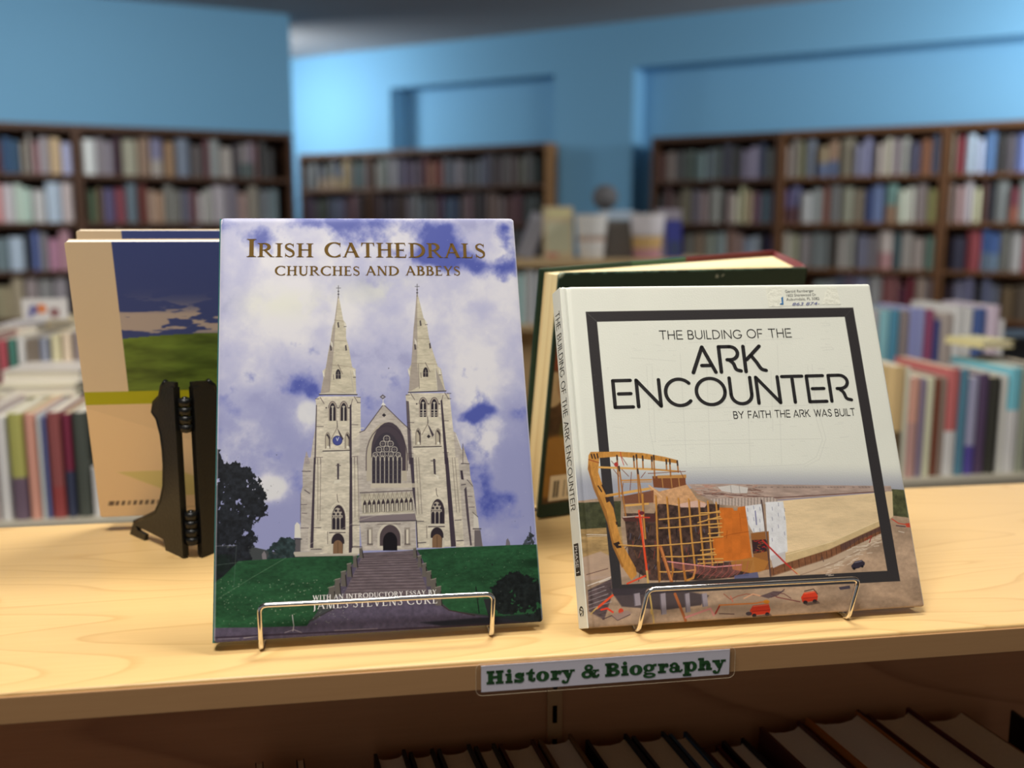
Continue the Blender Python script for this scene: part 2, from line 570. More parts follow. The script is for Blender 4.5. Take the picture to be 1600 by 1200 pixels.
def slab_word():
    """the fat slab-serif words of the shelf sign, in cap heights along its baseline"""
    k = Ink()
    R = lambda x, *a: k.rect(x + a[0], a[1], x + a[2], a[3])
    # H
    for x in (0, .68):
        R(0, x, 0, x + .60, .19); R(0, x, .81, x + .60, 1); R(0, x + .11, 0, x + .49, 1)
    R(0, .4, .41, .9, .61)

    def i(x):
        R(x, 0, 0, .56, .17); R(x, .1, 0, .46, .72); R(x, 0, .56, .4, .72); k.disc(x + .28, .90, .16, .15)

    def o(x):
        k.ring(x + .49, .36, .49, .385, .12, .24)

    def r(x):
        R(x, .12, 0, .48, .72); R(x, 0, 0, .62, .17); R(x, 0, .55, .4, .72)
        k.stroke([(x + .44, .45), (x + .54, .60), (x + .66, .62)], .2); k.disc(x + .68, .55, .14, .15)

    def y(x):
        k.polys.append([(x + .04, .72), (x + .50, .72), (x + .72, .22), (x + .52, -.06)])
        k.polys.append([(x + .72, .68), (x + .90, .68), (x + .55, -.12), (x + .42, -.06)])
        R(x, 0, .56, .58, .72); R(x, .64, .56, 1.02, .72)
        k.stroke(spline([(x + .52, -.04), (x + .42, -.20), (x + .22, -.23)]), .16); k.disc(x + .17, -.15, .14, .13)

    i(1.40)
    x = 2.05                                                           # s
    k.stroke(spline([(x + .64, .52), (x + .48, .62), (x + .24, .60), (x + .17, .50), (x + .36, .40), (x + .58, .32), (x + .64, .19), (x + .46, .09), (x + .14, .13)], 40), .235)
    R(x, 0, -.01, .14, .26); R(x, .62, .48, .75, .73)
    x = 2.93                                                           # t
    k.polys.append([(x + .17, .1), (x + .52, .1), (x + .52, .96), (x + .40, .96), (x + .17, .72)])
    R(x, 0, .56, .66, .72); k.stroke(spline([(x + .33, .16), (x + .46, .08), (x + .60, .10), (x + .64, .22)]), .17)
    o(3.68); r(4.76); y(5.55)
    x = 7.05                                                           # ampersand
    k.ring(x + .55, .76, .33, .25, .1, .1); k.ring(x + .43, .27, .43, .29, .15, .11)
    k.polys.append([(x + .32, .66), (x + .66, .70), (x + 1.16, .12), (x + .86, -.02)])
    k.stroke([(x + .95, .08), (x + 1.15, .06), (x + 1.27, .18)], .18)
    k.stroke([(x + .80, .20), (x + 1.0, .34), (x + 1.10, .52)], .13); R(x, .84, .47, 1.32, .60)
    x = 8.81                                                           # B
    R(x, .11, 0, .49, 1); R(x, 0, 0, .62, .19); R(x, 0, .81, .62, 1)
    k.ring(x + .58, .745, .44, .255, .13, .09); k.ring(x + .63, .275, .48, .275, .16, .10)
    i(10.01); o(10.62)
    x = 11.65                                                          # g
    k.ring(x + .42, .46, .42, .285, .12, .15); k.polys.append([(x + .62, .58), (x + .75, .72), (x + 1.02, .74), (x + .98, .56), (x + .8, .54)])
    k.stroke([(x + .22, .24), (x + .12, .12), (x + .24, .03)], .17); k.ring(x + .46, -.10, .47, .20, .24, .055)
    r(12.73)
    x = 13.57                                                          # a
    R(x, .45, 0, .80, .48); k.stroke(spline([(x + .16, .52), (x + .32, .64), (x + .52, .62), (x + .64, .44)]), .19)
    k.ring(x + .34, .20, .34, .225, .10, .09); k.disc(x + .17, .52, .13); k.stroke([(x + .66, .10), (x + .84, .04), (x + .95, .14)], .15)
    x = 14.59                                                          # p
    R(x, .12, -.34, .50, .72); R(x, 0, -.34, .64, -.16); R(x, 0, .55, .4, .72); k.ring(x + .64, .36, .42, .38, .11, .22)
    x = 15.72                                                          # h
    R(x, .1, 0, .46, .94); R(x, 0, .77, .4, .94); R(x, 0, 0, .54, .17); R(x, .60, .05, .94, .5)
    k.stroke(spline([(x + .42, .42), (x + .56, .58), (x + .72, .58), (x + .78, .40)]), .26); R(x, .58, 0, 1.05, .17)
    y(16.78)
    return k


def ink_object(name, ink, f, m, parent):
    """lays flat lettering on a surface; f maps (a, b) to a 3-D point in the parent's space"""
    mb = MB()
    for p in ink.polys:
        mb.add([f(a, b) for a, b in p], [list(range(len(p)))], m)
    return mb.build(name, parent)
# ------------------------------------------------------------------ printed covers: a fine grid whose vertex colours carry the print
def _hash(ix, iy, seed):
    h = (ix.astype(np.int64) * 374761393 + iy.astype(np.int64) * 668265263 + seed * 1442695041) & 0x7fffffff
    h = ((h ^ (h >> 13)) * 1274126177) & 0x7fffffff
    return ((h ^ (h >> 16)) & 0xffff) / 65535.0


def vnoise(X, Y, seed=0):
    ix, iy = np.floor(X), np.floor(Y)
    fx, fy = X - ix, Y - iy
    fx, fy = fx * fx * (3 - 2 * fx), fy * fy * (3 - 2 * fy)
    a, b = _hash(ix, iy, seed), _hash(ix + 1, iy, seed)
    c, d = _hash(ix, iy + 1, seed), _hash(ix + 1, iy + 1, seed)
    return (a * (1 - fx) + b * fx) * (1 - fy) + (c * (1 - fx) + d * fx) * fy


def fbm(X, Y, scale, seed=0, octv=5, sx=1.0, sy=1.0):
    s, amp, tot = 0, 1.0, 0
    x, y = X / (scale * sx), Y / (scale * sy)
    for k in range(octv):
        s = s + amp * vnoise(x, y, seed + 17 * k)
        tot += amp
        amp *= 0.55
        x, y = x * 2.03 + 5.1, y * 2.03 + 1.7
    return s / tot


def sstep(a, b, x):
    t = np.clip((x - a) / (b - a), 0, 1)
    return t * t * (3 - 2 * t)


class Art:
    """paints a print; X, Y are its drawing coordinates at every grid point, colours are sRGB 0..255"""

    def __init__(self, X, Y, base):
        self.X, self.Y = X, Y
        self.C = np.empty(X.shape + (3,))
        self.C[:] = base

    def _box(self, x0, y0, x1, y1):
        m = (self.X > x0) & (self.X < x1) & (self.Y > y0) & (self.Y < y1)
        r, c = np.any(m, 1), np.any(m, 0)
        if not r.any():
            return None
        r, c = np.nonzero(r)[0], np.nonzero(c)[0]
        return slice(r[0], r[-1] + 1), slice(c[0], c[-1] + 1)

    def _mix(self, sl, cov, col):
        C = self.C[sl]
        C += (np.asarray(col, float) - C) * cov[..., None]

    def cover(self, pts, sl, soft):
        X, Y = self.X[sl], self.Y[sl]
        P = np.asarray(pts, float)
        ins = np.zeros(X.shape, bool)
        d = np.full(X.shape, 1e9)
        for (ax, ay), (bx, by) in zip(P, np.roll(P, -1, 0)):
            if ay != by:
                cr = ((ay > Y) != (by > Y)) & (X < (bx - ax) * (Y - ay) / (by - ay) + ax)
                ins ^= cr
            ex, ey = bx - ax, by - ay
            t = np.clip(((X - ax) * ex + (Y - ay) * ey) / (ex * ex + ey * ey + 1e-12), 0, 1)
            d = np.minimum(d, np.hypot(X - ax - t * ex, Y - ay - t * ey))
        return np.clip(0.5 + np.where(ins, d, -d) / soft, 0, 1)

    def poly(self, pts, col, a=1.0, soft=0.7):
        P = np.asarray(pts, float)
        sl = self._box(P[:, 0].min() - soft, P[:, 1].min() - soft, P[:, 0].max() + soft, P[:, 1].max() + soft)
        if sl is None:
            return
        cov = self.cover(P, sl, soft) * a
        if callable(col):
            self._mix(sl, cov, col(self.X[sl], self.Y[sl]))
        else:
            self._mix(sl, cov, col)

    def line(self, pts, w, col, a=1.0, soft=0.7):
        P = np.asarray(pts, float)
        k = w / 2 + soft
        sl = self._box(P[:, 0].min() - k, P[:, 1].min() - k, P[:, 0].max() + k, P[:, 1].max() + k)
        if sl is None:
            return
        X, Y = self.X[sl], self.Y[sl]
        d = np.full(X.shape, 1e9)
        for (ax, ay), (bx, by) in zip(P[:-1], P[1:]):
            ex, ey = bx - ax, by - ay
            t = np.clip(((X - ax) * ex + (Y - ay) * ey) / (ex * ex + ey * ey + 1e-12), 0, 1)
            d = np.minimum(d, np.hypot(X - ax - t * ex, Y - ay - t * ey))
        self._mix(sl, np.clip(0.5 + (w / 2 - d) / soft, 0, 1) * min(1, a), col)

    def ell(self, cx, cy, rx, ry, col, a=1.0, soft=0.7):
        self.poly([(cx + rx * math.cos(q), cy + ry * math.sin(q)) for q in np.linspace(0, 2 * PI, 24, endpoint=False)], col, a, soft)

    def blend(self, mask, col):
        self.C += (np.asarray(col, float) - self.C) * np.clip(mask, 0, 1)[..., None]

    def blobs(self, items):
        s = np.zeros(self.X.shape)
        for cx, cy, rx, ry, amp in items:
            s += amp * np.exp(-(((self.X - cx) / rx) ** 2 + ((self.Y - cy) / ry) ** 2))
        return s


def arch(cx, yb, w, h, rise=None, lean=0.0):
    """outline of a pointed window: foot centre, width, height"""
    rise = rise or w * 0.9
    ys = yb - h + rise
    L, R = cx - w / 2, cx + w / 2
    pts = [(L, yb), (L, ys)]
    for t in np.linspace(0.15, 1, 6):
        pts.append((L + w / 2 * (1 - math.cos(t * PI / 2)) ** 0.9, ys - rise * math.sin(t * PI / 2)))
    for t in np.linspace(1, 0.15, 6)[1:]:
        pts.append((R - w / 2 * (1 - math.cos(t * PI / 2)) ** 0.9, ys - rise * math.sin(t * PI / 2)))
    pts += [(R, ys), (R, yb)]
    return [(x + lean * (yb - y), y) for x, y in pts]


_print_mats = {}


def print_mat(name, rough, spec, bump=0.0):
    m = bpy.data.materials.new(name)
    m.use_nodes = True
    nt = m.node_tree
    b = nt.nodes['Principled BSDF']
    at = nt.nodes.new('ShaderNodeAttribute')
    at.attribute_name = 'print'
    nt.links.new(at.outputs['Color'], b.inputs['Base Color'])
    b.inputs['Roughness'].default_value = rough
    b.inputs['Specular IOR Level'].default_value = spec
    if bump:
        tc = nt.nodes.new('ShaderNodeTexCoord')
        nz = nt.nodes.new('ShaderNodeTexNoise')
        nz.inputs['Scale'].default_value = 900
        nt.links.new(tc.outputs['Object'], nz.inputs['Vector'])
        bp = nt.nodes.new('ShaderNodeBump')
        bp.inputs['Strength'].default_value = bump
        bp.inputs['Distance'].default_value = 0.0004
        nt.links.new(nz.outputs['Fac'], bp.inputs['Height'])
        nt.links.new(bp.outputs['Normal'], b.inputs['Normal'])
    return m


def printed_board(name, O, e1, y, e2, W, H, nx, ny, painter, thick, m, parent, profile=None, x0=0.0, gain=1.0, edge=None, corner=0.0):
    """a cover board: printed front grid at local y = profile(x), sides and back going away by thick"""
    xs = x0 + np.linspace(0, 1, nx) * W
    zs = np.linspace(0, 1, ny) * H
    GX, GZ = np.meshgrid(xs, zs)
    GY = profile(GX, GZ) if profile is not None else np.zeros_like(GX)
    if corner:                                             # softly rounded corners of the outline
        for sx in (0, 1):
            for sz in (0, 1):
                cx, cz = (x0 + corner, x0 + W - corner)[sx], (corner, H - corner)[sz]
                dx, dz = (GX - cx) * (1 if sx else -1), (GZ - cz) * (1 if sz else -1)
                r = np.hypot(dx, dz)
                k = (dx > 0) & (dz > 0)
                big = np.maximum(dx, dz)
                sc = np.where(k & (r > 1e-9), big / np.maximum(r, 1e-9), 1)
                GX = np.where(k, cx + (GX - cx) * sc, GX)
                GZ = np.where(k, cz + (GZ - cz) * sc, GZ)
    P = np.asarray(O) + GX[..., None] * e1 + GZ[..., None] * e2
    PX, PY = to_px(P)
    col = painter(PX, PY, GX, GZ)
    colr = lin(np.clip(col, 0, 255)) * gain
    n = nx * ny
    ring = np.concatenate([np.arange(nx), np.arange(1, ny) * nx + nx - 1, (ny - 1) * nx + np.arange(nx - 2, -1, -1), np.arange(ny - 2, 0, -1) * nx])
    V = np.stack([GX.ravel(), GY.ravel(), GZ.ravel()], 1)
    B = V[ring].copy()
    B[:, 1] += thick
    idx = np.arange(n).reshape(ny, nx)
    Q = np.stack([idx[:-1, :-1], idx[:-1, 1:], idx[1:, 1:], idx[1:, :-1]], -1).reshape(-1, 4)
    k = len(ring)
    a, b2 = ring, np.roll(ring, -1)
    ba, bb = n + np.arange(k), n + np.roll(np.arange(k), -1)
    S = np.stack([b2, a, ba, bb], -1)
    me = bpy.data.meshes.new(name)
    nv, nf = n + k, len(Q) + len(S) + 1
    me.vertices.add(nv)
    me.vertices.foreach_set('co', np.concatenate([V, B]).astype(np.float32).ravel())
    loops = np.concatenate([Q.ravel(), S.ravel(), (n + np.arange(k))]).astype(np.int32)
    me.loops.add(len(loops))
    me.loops.foreach_set('vertex_index', loops)
    starts = np.concatenate([np.arange(len(Q) + len(S)) * 4, [4 * (len(Q) + len(S))]]).astype(np.int32)
    me.polygons.add(nf)
    me.polygons.foreach_set('loop_start', starts)
    me.polygons.foreach_set('use_smooth', np.concatenate([np.ones(len(Q), bool), np.zeros(len(S) + 1, bool)]))
    me.update(calc_edges=True)
    me.validate()
    ec = colr.reshape(-1, 3)[ring] if edge is None else np.tile(lin(edge), (k, 1))
    allc = np.ones((nv, 4), np.float32)
    allc[:n, :3] = colr.reshape(-1, 3)
    allc[n:, :3] = ec
    at = me.color_attributes.new('print', 'FLOAT_COLOR', 'POINT')
    at.data.foreach_set('color', allc.ravel())
    me.materials.append(m)
    o = bpy.data.objects.new(name, me)
    COL.objects.link(o)
    o.parent = parent
    return o


# ---- the print on the tall cover: a twin-spired stone cathedral on a green hill under a cloudy sky
def c1(*p): return [(320 + a / 2.963, 330 + b / 2.963) for a, b in p]
def c2(*p): return [(320 + a / 2.963, 620 + b / 2.963) for a, b in p]
def za(*p): return [(440 + a / 8.889, 590 + b / 8.889) for a, b in p]
def zb(*p): return [(600 + a / 8.889, 590 + b / 8.889) for a, b in p]
def zc(*p): return [(440 + a / 7.5, 715 + b / 7.5) for a, b in p]
def zd(*p): return [(600 + a / 7.5, 715 + b / 7.5) for a, b in p]
def ze(*p): return [(500 + a / 6.665, 440 + b / 6.665) for a, b in p]
def zf(*p): return [(330 + a / 3.75, 690 + b / 3.75) for a, b in p]


def paint_cathedral(X, Y, GX, GZ):
    A = Art(X, Y, (190, 191, 222))
    n1 = fbm(X, Y, 150, 3, 6, 1.3, 1.0)
    n2 = fbm(X, Y, 42, 9, 5)
    n3 = fbm(X + 22 * n2, Y + 16 * n1, 75, 21, 6)
    haze = A.blobs([(430, 480, 150, 80, .75), (560, 480, 150, 60, .7), (740, 520, 80, 110, .75), (770, 400, 40, 60, .5), (420, 395, 60, 50, .5), (625, 395, 60, 50, .3),
                    (425, 765, 30, 28, 1.3), (475, 650, 28, 34, .9), (800, 690, 60, 40, .7), (760, 600, 70, 40, .5), (370, 700, 60, 50, .35), (770, 835, 70, 20, .5)])
    blue = A.blobs([(695, 385, 42, 34, 1.25), (735, 412, 46, 26, 1.0), (650, 402, 40, 14, .5), (765, 355, 40, 16, .5), (775, 420, 30, 10, .55), (400, 368, 26, 22, .75), (362, 350, 26, 12, .55), (505, 345, 40, 10, .5),
                    (480, 600, 30, 22, .85), (460, 660, 40, 30, .45), (438, 615, 45, 18, .4), (728, 650, 24, 11, 1.0), (812, 648, 26, 22, 1.1), (760, 640, 20, 8, .6),
                    (570, 350, 120, 10, .3), (805, 800, 40, 40, .5), (770, 790, 40, 50, .4), (390, 820, 60, 40, .3), (450, 800, 50, 60, .4)])
    w = np.clip(0.29 + 1.6 * (n3 - .5) + .55 * haze - .1, 0, 1)
    A.blend(sstep(.2, .9, w), (230, 228, 234))
    A.blend(sstep(.05, .32, .36 - w), (168, 170, 208))
    A.blend(.8 * sstep(540, 700, Y) * sstep(.8, .25, w), (152, 156, 202))
    bl = 1.05 * blue + 2.3 * (n3 - .5) + 1.5 * (n2 - .5) - .45 * haze - .02
    A.blend(.9 * sstep(.18, .72, bl), (128, 135, 198))
    A.blend(.9 * sstep(.55, 1.0, bl), (76, 88, 172))
    A.blend(.6 * A.blobs([(440, 475, 70, 24, 1.0), (590, 455, 70, 22, 1.0)]) * sstep(.3, .6, n2), (232, 233, 214))
    A.blend(.8 * sstep(.45, .8, A.blobs([(425, 765, 26, 22, 1.1), (480, 645, 26, 26, .9)]) + .9 * (n2 - .5)), (226, 226, 228))
    A.ell(345, 345, 3, 6, (235, 235, 240), .6)

    stone_n = fbm(X, Y, 12, 31, 4, 1.6, .7)
    fine = fbm(X, Y, 2.6, 77, 3, 2.2, .8)

    def stone(c, k=1.0):
        def f(x, y):
            sl = A._box(x.min() - .01, y.min() - .01, x.max() + .01, y.max() + .01)
            a = fbm(x, y, 12, 31, 4, 1.6, .7)
            b = fbm(x, y, 2.6, 77, 3, 2.2, .8)
            g = (1 + k * (.24 * (a - .5) + .22 * (b - .5)))[..., None]
            course = (1 - .022 * (np.mod(y, 4.2) < .9))[..., None]
            return np.asarray(c, float) * g * course
        return f
    LIT, MID, DIM, DARK = (212, 203, 184), (192, 183, 173), (166, 156, 154), (62, 52, 64)

    # side aisles with their pinnacles
    A.poly(zc((270, 0), (390, 0), (345, 1100), (210, 1100), (225, 760), (225, 420), (248, 330), (245, 160)), stone(MID))
    A.poly(za((340, 1030), (350, 1030), (400, 1200), (310, 1200)), stone(DIM))
    A.poly(za((440, 850), (470, 700), (470, 1200), (390, 1200)), stone(MID))
    A.poly(zd((870, 0), (960, 0), (1000, 70), (1015, 240), (1045, 330), (1075, 560), (1110, 820), (1160, 1040), (840, 1050)), stone(MID))
    A.poly(zb((940, 730), (1000, 770), (1085, 1000), (1095, 930), (1180, 1200), (900, 1200)), stone(MID))
    A.line(zb((1000, 790), (1080, 1000)), .9, (235, 233, 228))
    A.line(zb((1095, 1200), (1095, 920)), .7, DARK)
    A.poly(zd((893, 150), (920, 150), (935, 260), (905, 255)), DARK)
    A.poly(zd((940, 370), (965, 340), (1000, 720), (1030, 1030), (1010, 1030), (970, 700)), DARK, .85)
    A.line(zd((905, 70), (1000, 72)), 1.1, DARK); A.line(zd((905, 320), (955, 315)), 1.2, DARK); A.line(zd((985, 455), (1035, 455)), .8, DARK); A.line(zd((995, 580), (1060, 580)), .8, DARK)
    A.line(zd((975, 260), (1040, 335)), .8, DARK)
    A.line(zc((240, 160), (340, 160)), 1.0, DARK); A.line(zc((225, 550), (295, 550)), .8, DARK); A.line(zc((225, 825), (315, 825)), .9, DARK); A.line(zc((270, 380), (330, 420)), 1.2, DARK)
    A.line(zc((240, 650), (295, 655)), 1.2, (110, 98, 100)); A.line(zc((225, 420), (222, 760)), .8, DARK, .7); A.line(zc((320, 830), (320, 1080)), 1.0, LIT)
    # towers
    A.poly(za((520, 260), (1040, 260), (1095, 280), (1100, 740), (1100, 1200), (450, 1200), (480, 370), (470, 300)), stone(LIT))
    A.poly(zc((390, 0), (915, 0), (915, 1060), (960, 1130), (400, 1130), (330, 1140)), stone(LIT))
    A.poly(zb((345, 215), (850, 215), (910, 230), (960, 700), (1000, 1200), (380, 1200), (340, 720), (300, 250)), stone(LIT))
    A.poly(zd((345, 0), (870, 0), (900, 450), (940, 1040), (390, 1060), (355, 520)), stone(LIT))
    # nave front between the towers
    A.poly(za((1410, 370), (1600, 560), (1810, 740), (1840, 1210), (1080, 1210), (1085, 740), (1150, 740)), stone(MID))
    A.poly(zc((880, -20), (1512, -20), (1560, 520), (1580, 1080), (940, 1090), (915, 750)), stone(MID))
    A.line(za((1085, 760), (1150, 735), (1415, 372), (1690, 640), (1790, 730)), 1.3, (92, 80, 84))
    A.line(za((1090, 700), (1140, 700)), 1.3, (225, 220, 205))
    A.poly(za((1380, 385), (1410, 340), (1450, 385)), (236, 233, 224)); A.line(za((1410, 300), (1410, 350)), 1.2, (225, 222, 215))
    A.poly(za((1405, 232), (1450, 268), (1405, 302), (1362, 268)), (105, 98, 104)); A.ell(440 + 1405 / 8.889, 590 + 268 / 8.889, 1.6, 1.2, (190, 188, 200))
    A.poly(za((1422, 495), (1452, 522), (1422, 548), (1393, 522)), (48, 42, 50))
    A.poly(za((970, 900), (1100, 760), (1100, 1200), (970, 1200)), stone(MID), .5)

    # spires
    def spire(pts, side, bands, apex, base):
        A.poly(ze(*pts), stone((204, 195, 172), .8))
        A.poly(ze(*side), (142, 130, 128), .55)
        for b in bands:
            A.line(ze(*b), .8, (150, 138, 120), .8)
        x, y = apex
        A.line(ze((x, y - 90), (x, y + 40)), 1.0, (96, 92, 98)); A.line(ze((x - 22, y - 65), (x + 22, y - 65)), 1.0, (96, 92, 98), .85)
        A.ell(500 + x / 6.665, 440 + (y - 30) / 6.665, 1.3, 1.3, (84, 80, 86)); A.ell(500 + x / 6.665, 440 + y / 6.665, 1.5, 1.5, (84, 80, 86))
        A.line(ze(*base), 1.9, (66, 58, 62)); A.line([(p[0], p[1] - 1.3) for p in ze(*base)], 1.0, (222, 216, 200))
    spire([(186, 150), (196, 150), (242, 400), (270, 440), (272, 590), (300, 680), (335, 890), (370, 910), (378, 1170), (5, 1170), (35, 1010), (28, 930), (60, 900), (85, 740), (110, 620), (130, 470), (150, 420)],
          [(186, 150), (192, 150), (165, 400), (150, 620), (130, 860), (100, 1150), (5, 1170), (60, 900), (110, 620), (150, 420)],
          [[(150, 400), (242, 412)], [(150, 610), (275, 620)], [(110, 865), (335, 890)]], (192, 132), [(-5, 1176), (385, 1176)])
    spire([(1006, 130), (1018, 130), (1080, 385), (1110, 420), (1135, 590), (1160, 680), (1225, 880), (1260, 910), (1305, 1135), (925, 1150), (935, 1000), (915, 930), (950, 860), (965, 700), (975, 480), (990, 400)],
          [(1006, 130), (1013, 130), (1012, 400), (1015, 600), (1010, 840), (1035, 1090), (925, 1150), (935, 1000), (950, 860), (975, 480)],
          [[(990, 390), (1085, 390)], [(1020, 590), (1135, 595)], [(960, 850), (1220, 860)]], (1012, 116), [(922, 1152), (1310, 1138)])
    A.line(ze((95, 900), (100, 1130)), 1.0, (150, 138, 128), .7); A.line(ze((318, 930), (350, 1150)), 1.4, (186, 178, 166), .8)
    A.line(ze((1025, 860), (1035, 1110)), 1.0, (120, 110, 108), .8); A.line(ze((1195, 870), (1225, 1110)), 1.4, (225, 218, 196), .7)
    A.poly(ze((1205, 900), (1300, 1135), (1225, 1140)), (140, 132, 135), .6)
    for (x, y) in ((190, 960), (1100, 940)):
        A.poly(ze(*[(x + a, y + b) for a, b in arch(0, 52, 52, 100)]), (44, 38, 46)); A.line(ze((x, y - 20), (x, y + 52)), .7, (190, 182, 165)); A.line(ze((x - 22, y + 10), (x + 22, y + 10)), .6, (170, 160, 148))
        A.line(ze((x - 2, y - 95), (x + 44, y)), 1.0, (110, 98, 92)); A.line(ze((x - 50, y + 10), (x - 46, y + 60)), .9, (95, 85, 85))
    for (x, y) in ((190, 450), (1046, 432), (270, 690), (1145, 668), (112, 690), (990, 680)):
        A.poly(ze((x - 10, y - 22), (x + 4, y - 32), (x + 12, y + 26), (x - 4, y + 30)), (62, 54, 60), .9)
    for (x, y) in ((120, 640), (995, 620), (355, 940), (1245, 930), (262, 450), (1105, 425), (35, 950), (925, 930)):
        A.poly(ze((x - 12, y - 30), (x + 10, y), (x + 14, y + 45), (x - 4, y + 30)), (232, 228, 215), .8)
    for (x, y) in ((360, 998), (1252, 972), (262, 468), (1108, 448)):
        A.line(ze((x - 12, y), (x + 10, y)), 1.0, (70, 62, 66))

    # belfry stage of each tower
    def tower_top(z, ox, oy, clock, louvres):
        q = lambda *p: z(*[(a + ox, b + oy) for a, b in p])
        for dx in (0, 155):
            A.poly(q(*arch(708 + dx, 600, 118, 275, 130)), (176, 164, 150)); A.line(q(*arch(708 + dx, 420, 112, 90, 90)), 1.0, (92, 80, 84))
            A.poly(q(*arch(708 + dx, 600, 84, 248, 95)), (42, 36, 46)); A.line(q((708 + dx, 420), (708 + dx, 605)), 1.9, (206, 198, 182))
            A.ell(*q((708 + dx, 405))[0], 2.2, 1.4, (200, 192, 176))
            if louvres:
                for yy in (505, 545, 575):
                    A.line(q((672 + dx, yy), (744 + dx, yy)), 1.6, (196, 188, 172), .8)
            A.poly(q((650 + dx, 605), (760 + dx, 605), (770 + dx, 660), (640 + dx, 660)), (214, 206, 184), .8)
        for cx in (620, 785, 935):
            A.ell(*q((cx, 420))[0], 1.2, 1.2, (70, 60, 66))
        A.line(q((535, 275), (590, 360)), 1.1, (110, 98, 98)); A.line(q((1010, 265), (1060, 350)), 1.1, (110, 98, 98)); A.line(q((985, 300), (965, 380)), 1.0, (120, 108, 106))
        A.line(q((1040, 275), (1095, 275)), .9, (70, 60, 66)); A.line(q((1050, 348), (1095, 348)), .9, (70, 60, 66)); A.line(q((470, 295), (520, 295)), .9, (70, 60, 66))
        A.line(q((488, 680), (580, 680)), .9, (92, 80, 84)); A.line(q((975, 655), (1060, 655)), .9, (92, 80, 84))
        # gablet with its cast shadow
        A.poly(q((770, 700), (800, 740), (860, 850), (835, 880)), DARK, .95); A.line(q((775, 640), (770, 700), (690, 850)), 1.2, (150, 140, 126)); A.line(q((770, 600), (775, 690)), 1.1, (92, 84, 84))
        for cx in (640, 915):
            A.poly(q(*arch(cx, 985, 62, 215, 80)), (188, 178, 158)); A.line(q(*arch(cx, 985, 66, 222, 80)), .9, (104, 92, 90)); A.poly(q((cx - 20, 800), (cx, 775), (cx + 30, 830), (cx + 20, 870), (cx, 820)), (58, 50, 56))
            A.line(q((cx + 22, 830), (cx + 22, 960)), 1.3, (72, 62, 66)); A.ell(*q((cx + 5, 965))[0], 2.0, 2.0, (236, 230, 212))
        if clock:
            A.ell(*q((775, 875))[0], 7.8, 7.8, (60, 66, 118)); A.ell(*q((775, 875))[0], 6.6, 6.6, (74, 82, 150)); A.line(q((775, 875), (760, 840)), 1.0, (225, 225, 235)); A.line(q((775, 875), (795, 830)), .9, (225, 225, 235))
        else:
            A.poly(q((785, 845), (812, 872), (785, 900), (758, 872)), (48, 42, 48))
        A.line(q((575, 1022), (960, 1010)), 1.6, (66, 58, 60)); A.line(q((575, 1034), (960, 1024)), .9, (226, 220, 202))
        for a in (500, 540):
            A.line(q((a, 1110), (a, 1200)), 1.0, (140, 128, 122)); 
        for a in (1010, 1050):
            A.line(q((a, 1100), (a, 1200)), 1.0, (140, 128, 122))
        A.line(q((480, 1108), (570, 1105)), .9, (120, 108, 104)); A.line(q((985, 1098), (1060, 1092)), .9, (120, 108, 104))
    tower_top(za, 0, 0, True, False)
    tower_top(zb, -165, -55, False, True)
    # deep shadows at the buttresses
    A.poly(za((945, 390), (970, 360), (975, 1200), (945, 1200)), DARK, .95)
    A.poly(zc((800, 0), (825, 0), (832, 1110), (788, 1115)), DARK, .95)
    A.poly(za((478, 380), (492, 380), (475, 1200), (452, 1200)), DARK, .8)
    A.poly(zc((378, 0), (398, 0), (372, 1060), (335, 1060)), DARK, .95)
    A.poly(zb((785, 320), (808, 300), (890, 1200), (845, 1200)), DARK, .95)
    A.poly(zd((712, 0), (752, 0), (845, 1040), (785, 1045)), DARK, .95)
    A.poly(zb((305, 320), (345, 330), (395, 1200), (345, 1200)), DARK, .75)
    A.poly(zd((300, 0), (345, 0), (380, 680), (335, 400)), DARK, .9); A.line(zd((378, 740), (395, 1050)), 1.6, DARK)
    for a, b in (((425, 20), (425, 720)), ((460, 20), (450, 740)), ((855, 0), (860, 700)), ((890, 0), (905, 720))):
        A.line(zc(a, b), .9, (128, 116, 112), .8)
    for a, b in (((375, 0), (410, 660)), ((405, 0), (445, 660)), ((800, 0), (850, 640)), ((830, 0), (885, 640))):
        A.line(zd(a, b), .9, (128, 116, 112), .8)
    A.line(zc((375, 820), (460, 822)), 1.0, DARK); A.line(zc((830, 795), (915, 790)), 1.0, DARK); A.line(zd((390, 750), (465, 745)), 1.0, DARK); A.line(zd((830, 735), (905, 730)), 1.0, DARK)
    # slits
    A.poly(zc((650, 70), (675, 70), (672, 255), (652, 255)), (72, 64, 72)); A.line(zc((640, 92), (690, 92)), 1.2, (92, 82, 84)); A.poly(zc((620, 265), (700, 258), (690, 285), (610, 310)), (228, 222, 204), .8)
    A.poly(zd((575, 15), (600, 15), (608, 200), (585, 190)), (72, 64, 72)); A.line(zd((550, 38), (605, 38)), 1.2, (92, 82, 84)); A.poly(zd((590, 200), (640, 215), (640, 270), (615, 225)), (236, 230, 214), .8)
    # great west window with tracery
    cx, yb = 604.2, 755.5
    A.poly(arch(cx, yb - 4, 63, 92, 46), (188, 178, 160)); A.line(arch(cx, 735, 64, 70, 46), 1.5, (98, 86, 90))
    A.poly([(p[0] + 3, p[1]) for p in arch(cx, yb - 20, 54, 76, 42)], DARK, .9)
    A.poly(arch(cx - .5, yb, 46, 80, 40), (62, 56, 66))
    for k in range(8):
        x = cx - 23.5 + 47 / 7 * k
        A.line([(x, yb), (x, yb - 40)], 1.15, (200, 192, 178))
    for k in range(7):
        x = cx - 20.2 + 47 / 7 * k
        A.line(arch(x, yb - 36, 5.6, 8, 5), .8, (196, 188, 172)); A.ell(x, yb - 20, 1.6, 18, (52, 48, 58), .4)
